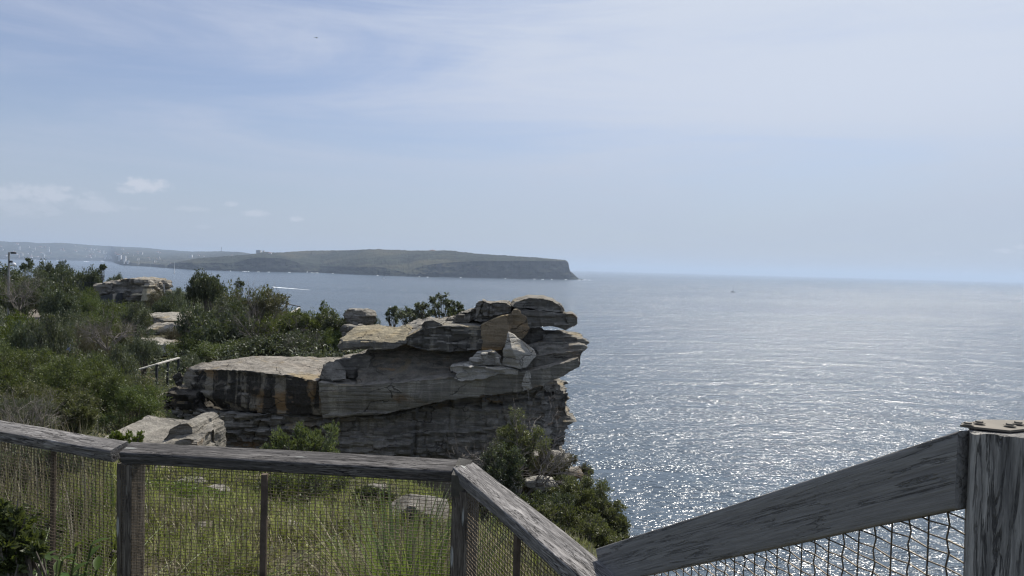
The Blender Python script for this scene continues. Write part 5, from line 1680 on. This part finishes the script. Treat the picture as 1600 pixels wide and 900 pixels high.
# ------------------------------------------------------------------ timber fence
def timber(name, p0, p1, w_, h, mat, parent, tilt=0.0, rough=.003, align='top', bev=.006, seed=1, ext=(0, 0), cut=0.0):
    """weathered timber from p0 to p1 (top centre line), its own local axes along the grain"""
    m = frame_on(p0, p1, tilt=tilt); L = (Vector(p1) - Vector(p0)).length
    z0, z1 = (-h, 0) if align == 'top' else (-h / 2, h / 2)
    y0, y1 = -w_ / 2, w_ / 2
    ring = []
    K = 9
    def edge(ax, ay, bx, by):
        for i in range(K):
            ring.append((ax + (bx - ax) * i / (K - 1), ay + (by - ay) * i / (K - 1)))
    edge(y0 + bev, z0, y1 - bev, z0); ring.append((y1 - bev * .3, z0 + bev * .3))
    edge(y1, z0 + bev, y1, z1 - bev); ring.append((y1 - bev * .3, z1 - bev * .3))
    edge(y1 - bev, z1, y0 + bev, z1); ring.append((y0 + bev * .3, z1 - bev * .3))
    edge(y0, z1 - bev, y0, z0 + bev); ring.append((y0 + bev * .3, z0 + bev * .3))
    n = len(ring); N = int(max(10, (L + sum(ext)) / .012))
    cy, cz = 0, (z0 + z1) / 2
    V = []
    for i in range(N + 1):
        x = -ext[0] + (L + ext[0] + ext[1]) * i / N
        for (y, z) in ring:
            g = mn.noise(Vector((x * 2.2 + seed * 5, y * 70, z * 70))) + .5 * mn.noise(Vector((x * 5 + seed, y * 170, z * 170)))
            ck = max(0, .22 - abs(mn.noise(Vector((x * 1.6 + seed * 9, y * 42, z * 42))))) / .22
            lump = mn.noise(Vector((x * 5 + seed, y * 10, z * 10)))
            dd = rough * (.45 * g + .7 * lump - 1.1 * ck * ck * (1 if mn.noise(Vector((x * 3, y * 5, seed))) > -.1 else 0))
            l = math.hypot(y - cy, z - cz)
            V.append((x + cut * z * i / N + (rough * 1.2 * g if i in (0, N) else 0), y + (y - cy) / l * dd, z + (z - cz) / l * dd))
    bm = bmesh.new(); vs = [bm.verts.new(v) for v in V]
    for i in range(N):
        for k in range(n):
            k2 = (k + 1) % n
            f = bm.faces.new((vs[i * n + k], vs[i * n + k2], vs[(i + 1) * n + k2], vs[(i + 1) * n + k])); f.smooth = True
    bm.faces.new(vs[:n][::-1]); bm.faces.new(vs[N * n:])
    bmesh.ops.recalc_face_normals(bm, faces=bm.faces)
    me = bm_mesh(bm)
    me.set_sharp_from_angle(angle=R(50))
    o = link(name, me, M[mat], parent)
    if parent is not None:
        o.matrix_basis = Matrix.Translation(-parent.location) @ m
    else:
        o.matrix_world = m
    return o


def post(name, x, y, ztop, zbot, s, mat, parent, rz=0.0, seed=1, rough=.002):
    o = timber(name, (0, 0, 0), (ztop - zbot, 0, 0), s, s, mat, None, 0, rough, 'mid', .005, seed)
    m = Matrix.Translation((x, y, zbot)) @ Matrix.Rotation(rz, 4, 'Z') @ Matrix.Rotation(-math.pi / 2, 4, 'Y')
    if parent is not None:
        o.parent = parent; o.matrix_basis = Matrix.Translation(-parent.location) @ m
    else:
        o.matrix_world = m
    return o


def wire_mesh(p0, p1, top0, top1, bot0, bot1, dx, dz, rad, parent, offs=0.0, level=False):
    """woven crimped wire between two uprights: p0, p1 plan points; top/bottom levels at each end"""
    a = Vector((p0[0], p0[1], 0)); b = Vector((p1[0], p1[1], 0)); d = (b - a); L = d.length; d.normalize()
    nrm = Vector((d.y, -d.x, 0))
    V, Fq = [], []

    def tube(pts):
        s = len(V) 
        for i, p in enumerate(pts):
            t_ = (pts[min(i + 1, len(pts) - 1)] - pts[max(0, i - 1)]).normalized()
            x = t_.cross(nrm).normalized(); y = nrm
            for k in range(4):
                c_, s_ = math.cos(k * math.pi / 2 + .785), math.sin(k * math.pi / 2 + .785)
                V.append(p + (x * c_ + y * s_) * rad)
        for i in range(len(pts) - 1):
            for k in range(4):
                Fq.append((s + i * 4 + k, s + i * 4 + (k + 1) % 4, s + (i + 1) * 4 + (k + 1) % 4, s + (i + 1) * 4 + k))
    nx = int(L / dx); H0 = top0 - bot0; H1 = top1 - bot1
    slope = (top1 - top0) / L
    nz = int(max(H0, H1) / dz)
    amp = rad * 1.0
    wob = lambda x, z: Vector((0, 0, .0012 * mn.noise(Vector((x * 9, z * 9, 1))))) + d * (.0014 * mn.noise(Vector((x * 9, z * 9, 5)))) + nrm * (.006 * mn.noise(Vector((x * 2, z * 2, 9))))
    for i in range(nx + 1):
        s = i * dx; zt = top0 + slope * s; pts = []
        for j in range(nz + 1):
            z = zt - j * dz
            pts.append(a + d * s + Vector((0, 0, z)) + nrm * (amp * (1 if (i + j) % 2 else -1) + offs) + wob(s, z) + d * (.06 * dz * (1 if j % 2 else -1)))
        tube(pts)
    for j in range(1, (nz if not level else int((max(top0, top1) - min(bot0, bot1)) / dz)) + 1):
        pts = []
        for i in range(nx + 2):
            s = min(i * dx, L); z = (top0 + slope * s if not level else max(top0, top1)) - j * dz
            if level and (z > top0 + slope * s or z < min(bot0, bot1)):
                continue
            pts.append(a + d * s + Vector((0, 0, z)) - nrm * (amp * (1 if (i + j) % 2 else -1) - offs) + wob(s, z) + Vector((0, 0, .07 * dz * (1 if i % 2 else -1))))
        if len(pts) > 1:
            tube(pts)
    me = mesh_np('wire', np.array([tuple(v) for v in V]) , Fq)
    o = link('wire_mesh', me, M['wire'], parent)
    if parent is not None:
        o.location = -parent.location
    return o


def bolt(p, parent, r=.008, h=.006, mat='galv'):
    bm = bmesh.new()
    bmesh.ops.create_cone(bm, cap_ends=True, segments=6, radius1=r, radius2=r * .92, depth=h, matrix=Matrix.Translation((0, 0, h / 2)))
    bmesh.ops.create_cone(bm, cap_ends=True, segments=16, radius1=r * 1.5, radius2=r * 1.5, depth=h * .3, matrix=Matrix.Translation((0, 0, 0)))
    o = link('bolt', bm_mesh(bm), M[mat], parent); o.location = Vector(p) - (parent.location if parent.type == 'EMPTY' else Vector()); return o


def build_fence():
    Z = CAMZ - .70
    A = atz(0, 656, Z); B = atz(199, 689, Z); B2 = atz(205, 689.5, Z); Cc = atz(730, 718, Z); D = atz(965, 896, Z)
    dirAB = (B - A).normalized(); A0 = A - dirAB * 2.4
    dirCD = (D - Cc).normalized(); D2 = D + dirCD * .45
    root = empty('mesh_fence', (B.x, B.y, CAMZ - 1.80), 'weathered grey timber rail fence with woven wire mesh running across the lookout', 'fence')
    W = .082

    # the traced line is the far top edge; shift to the centre line of the rail
    def rail(name, p, q, mat, tilt, e=(0, 0), seed=1, lab=None):
        d = (q - p).normalized(); near = Vector((d.y, -d.x, 0))
        if near.y > 0: near = -near
        c = near * (W / 2 * math.cos(tilt)) - Vector((0, 0, W / 2 * math.sin(tilt)))
        o = timber(name, p + c, q + c, W, .048, mat, root, tilt, .0022, 'top', .005, seed, e)
        if lab: o['label'] = lab
    rail('top_rail', A0, B, 'wood_rail', R(15), (0, .004), 1, 'smooth pale grey top rail with lichen spots')
    rail('top_rail', B2 + (Cc - B2).normalized() * .004, Cc - (Cc - B2).normalized() * .03, 'wood_rail_dark', R(17), (0, 0), 2, 'dark cracked top rail')
    Cs = atz(741, 722, Z)
    rail('top_rail', Cs, D2, 'wood_rail', R(9), (0, 0), 3, 'deeply cracked silver grey top rail at the corner')
    # posts
    pb = atz(203, 707, Z - .035); pc = atz(727, 748, Z - .035)
    ga = CAMZ - 1.80
    post('post', pb.x, pb.y + .012, Z - .075, ga - .4, .072, 'wood_post', root, R(-22), 3)
    post('post', pc.x + .0, pc.y + .03, Z - .078, ga - .4, .070, 'wood_post', root, R(-36), 4)
    pA = A0 + dirAB * .1
    post('post', pA.x, pA.y - .03, Z - .07, ga - .4, .072, 'wood_post', root, R(-18), 5)
    # steel droppers
    def lerp2(p, q, f): return p.lerp(q, f)
    for (p, u, nm) in ((None, 410, 'd'),):
        pass
    P2 = B2.lerp(Cc, .36)
    P2 = atz(411, 730, Z - .03)
    post('dropper', P2.x, P2.y + .02, Z - .06, ga - .3, .022, 'rust', root, R(-2), 6, .0008)
    P3 = atz(79, 688, Z - .03)
    post('dropper', P3.x, P3.y + .02, Z - .06, ga - .3, .018, 'rust', root, R(-18), 7, .0005)
    P4 = at(848, 850, (Cc.y + D.y) / 2 - .02)
    mid = Cs.lerp(D, .56)
    post('dropper', mid.x - .06, mid.y - .02, Z - .06, ga - .3, .018, 'rust', root, R(-50), 8, .0005)
    # wire
    def inset(p, q, near):
        d = (q - p).normalized(); n_ = Vector((d.y, -d.x, 0)); n_ = n_ if n_.y < 0 else -n_
        return n_ * near
    for (p, q, dx, dz) in ((A0, B, .021, .0125), (B2, Cc, .0215, .0125), (Cs, D2, .0215, .0135)):
        c = inset(p, q, .055)
        p_, q_ = p + c, q + c
        wire_mesh((p_.x, p_.y), (q_.x, q_.y), Z - .04, Z - .04, ga - .0, ga - .0, dx, dz, .00125, root)
    # corner strap over the rail and down the post
    bm = bmesh.new()
    c4 = [atz(717, 715, Z + .006), atz(738, 719, Z + .006), at(726, 744, 0) if False else None, None]
    f1 = at(726, 744.5, 2.585); f0 = at(705.5, 742, 2.60)
    f1.z = f0.z = Z + .004 - .03
    f1 = atz(726, 744.5, Z - .026); f0 = atz(705.5, 742, Z - .026)
    b0 = atz(717, 715, Z + .005); b1 = atz(738.5, 719, Z + .005)
    d0 = f0 - Vector((0, 0, .075)) ; d1 = f1 - Vector((0, 0, .075))
    vs = [bm.verts.new(q - root.location) for q in (b0, b1, f1, f0, d1 + (d0 - d1) * .08, d0)]
    bm.faces.new((vs[0], vs[1], vs[2], vs[3])); bm.faces.new((vs[3], vs[2], vs[4], vs[5]))
    bmesh.ops.solidify(bm, geom=bm.faces[:], thickness=.003)
    br = link('corner_bracket', bm_mesh(bm), M['bracket'], root)
    for f, g in ((.15, .38), (.82, .38)):
        e0 = b0.lerp(b1, f); e1 = f0.lerp(f1, f); q = e0.lerp(e1, .55)
        bolt(q + Vector((0, 0, .002)), root, .0045, .003, 'bracket')
    return Cs, D


def build_stair_rail():
    root = empty('stair_handrail', (.62, .9, CAMZ - 1.6), 'grey stair handrail board sloping down from the split post at the right', 'handrail')
    TL = at(933, 856, 1.80); TR = at(1514, 671, .885)
    # board on edge: frame with local Y horizontal
    d = (TR - TL).normalized()
    o = timber('board', TL + Vector((.012, 0, 0)), TR + Vector((.002, .004, -.002)), .034, .083, 'wood_board', root, 0, .0008, 'top', .003, 11, (0, 0), math.tan(math.asin(d.z)))
    # split post
    px, py = .5885, .860
    s = .088
    p = post('split_post', .604, .889, CAMZ - .181, CAMZ - 1.7, s, 'wood_post_split', root, R(-31.5), 12, .0035)
    # second post at the foot
    q = Vector((TL.x + .03, TL.y - .02, 0))
    post('post', TL.x + .075, TL.y - .02, TL.z - .085, CAMZ - 2.0, .07, 'wood_post', root, R(-30), 14)
    # cap plate
    bm = bmesh.new()
    zp = CAMZ - .178
    z0 = CAMZ - .1765
    quad = [atz(u, v, z0) for u, v in ((1500, 663.5), (1522, 666.8), (1578, 672.5), (1650, 665), (1600, 656.5), (1535, 655.5))]
    vs = [bm.verts.new(a - root.location) for a in quad]
    lo_ = [bm.verts.new(v.co - Vector((0, 0, .0025))) for v in vs]
    bm.faces.new(vs); bm.faces.new(lo_[::-1])
    for i in range(len(vs)):
        bm.faces.new((vs[i], lo_[i], lo_[(i + 1) % len(vs)], vs[(i + 1) % len(vs)]))
    bmesh.ops.recalc_face_normals(bm, faces=bm.faces)
    pl = link('cap_plate', bm_mesh(bm), M['galv'], root)
    for (u, v) in ((1578, 664.5), (1591, 661.5), (1512, 662.5), (1530, 660.5)):
        bolt(atz(u, v, z0 + .002), root, .0045, .0022)
    # mesh: follows the board
    a = (TR.x + .006, TR.y); b = (TL.x + .03, TL.y + .02)
    wire_mesh(a, b, TR.z - .075, TL.z - .07, TR.z - .9, TL.z - .5, .029, .0175, .0011, root, level=True)


build_fence()
build_stair_rail()

for o in bpy.data.objects:
    pass
bpy.context.view_layer.update()
print('SCENE faces', sum(len(o.data.polygons) for o in bpy.data.objects if o.type == 'MESH'))
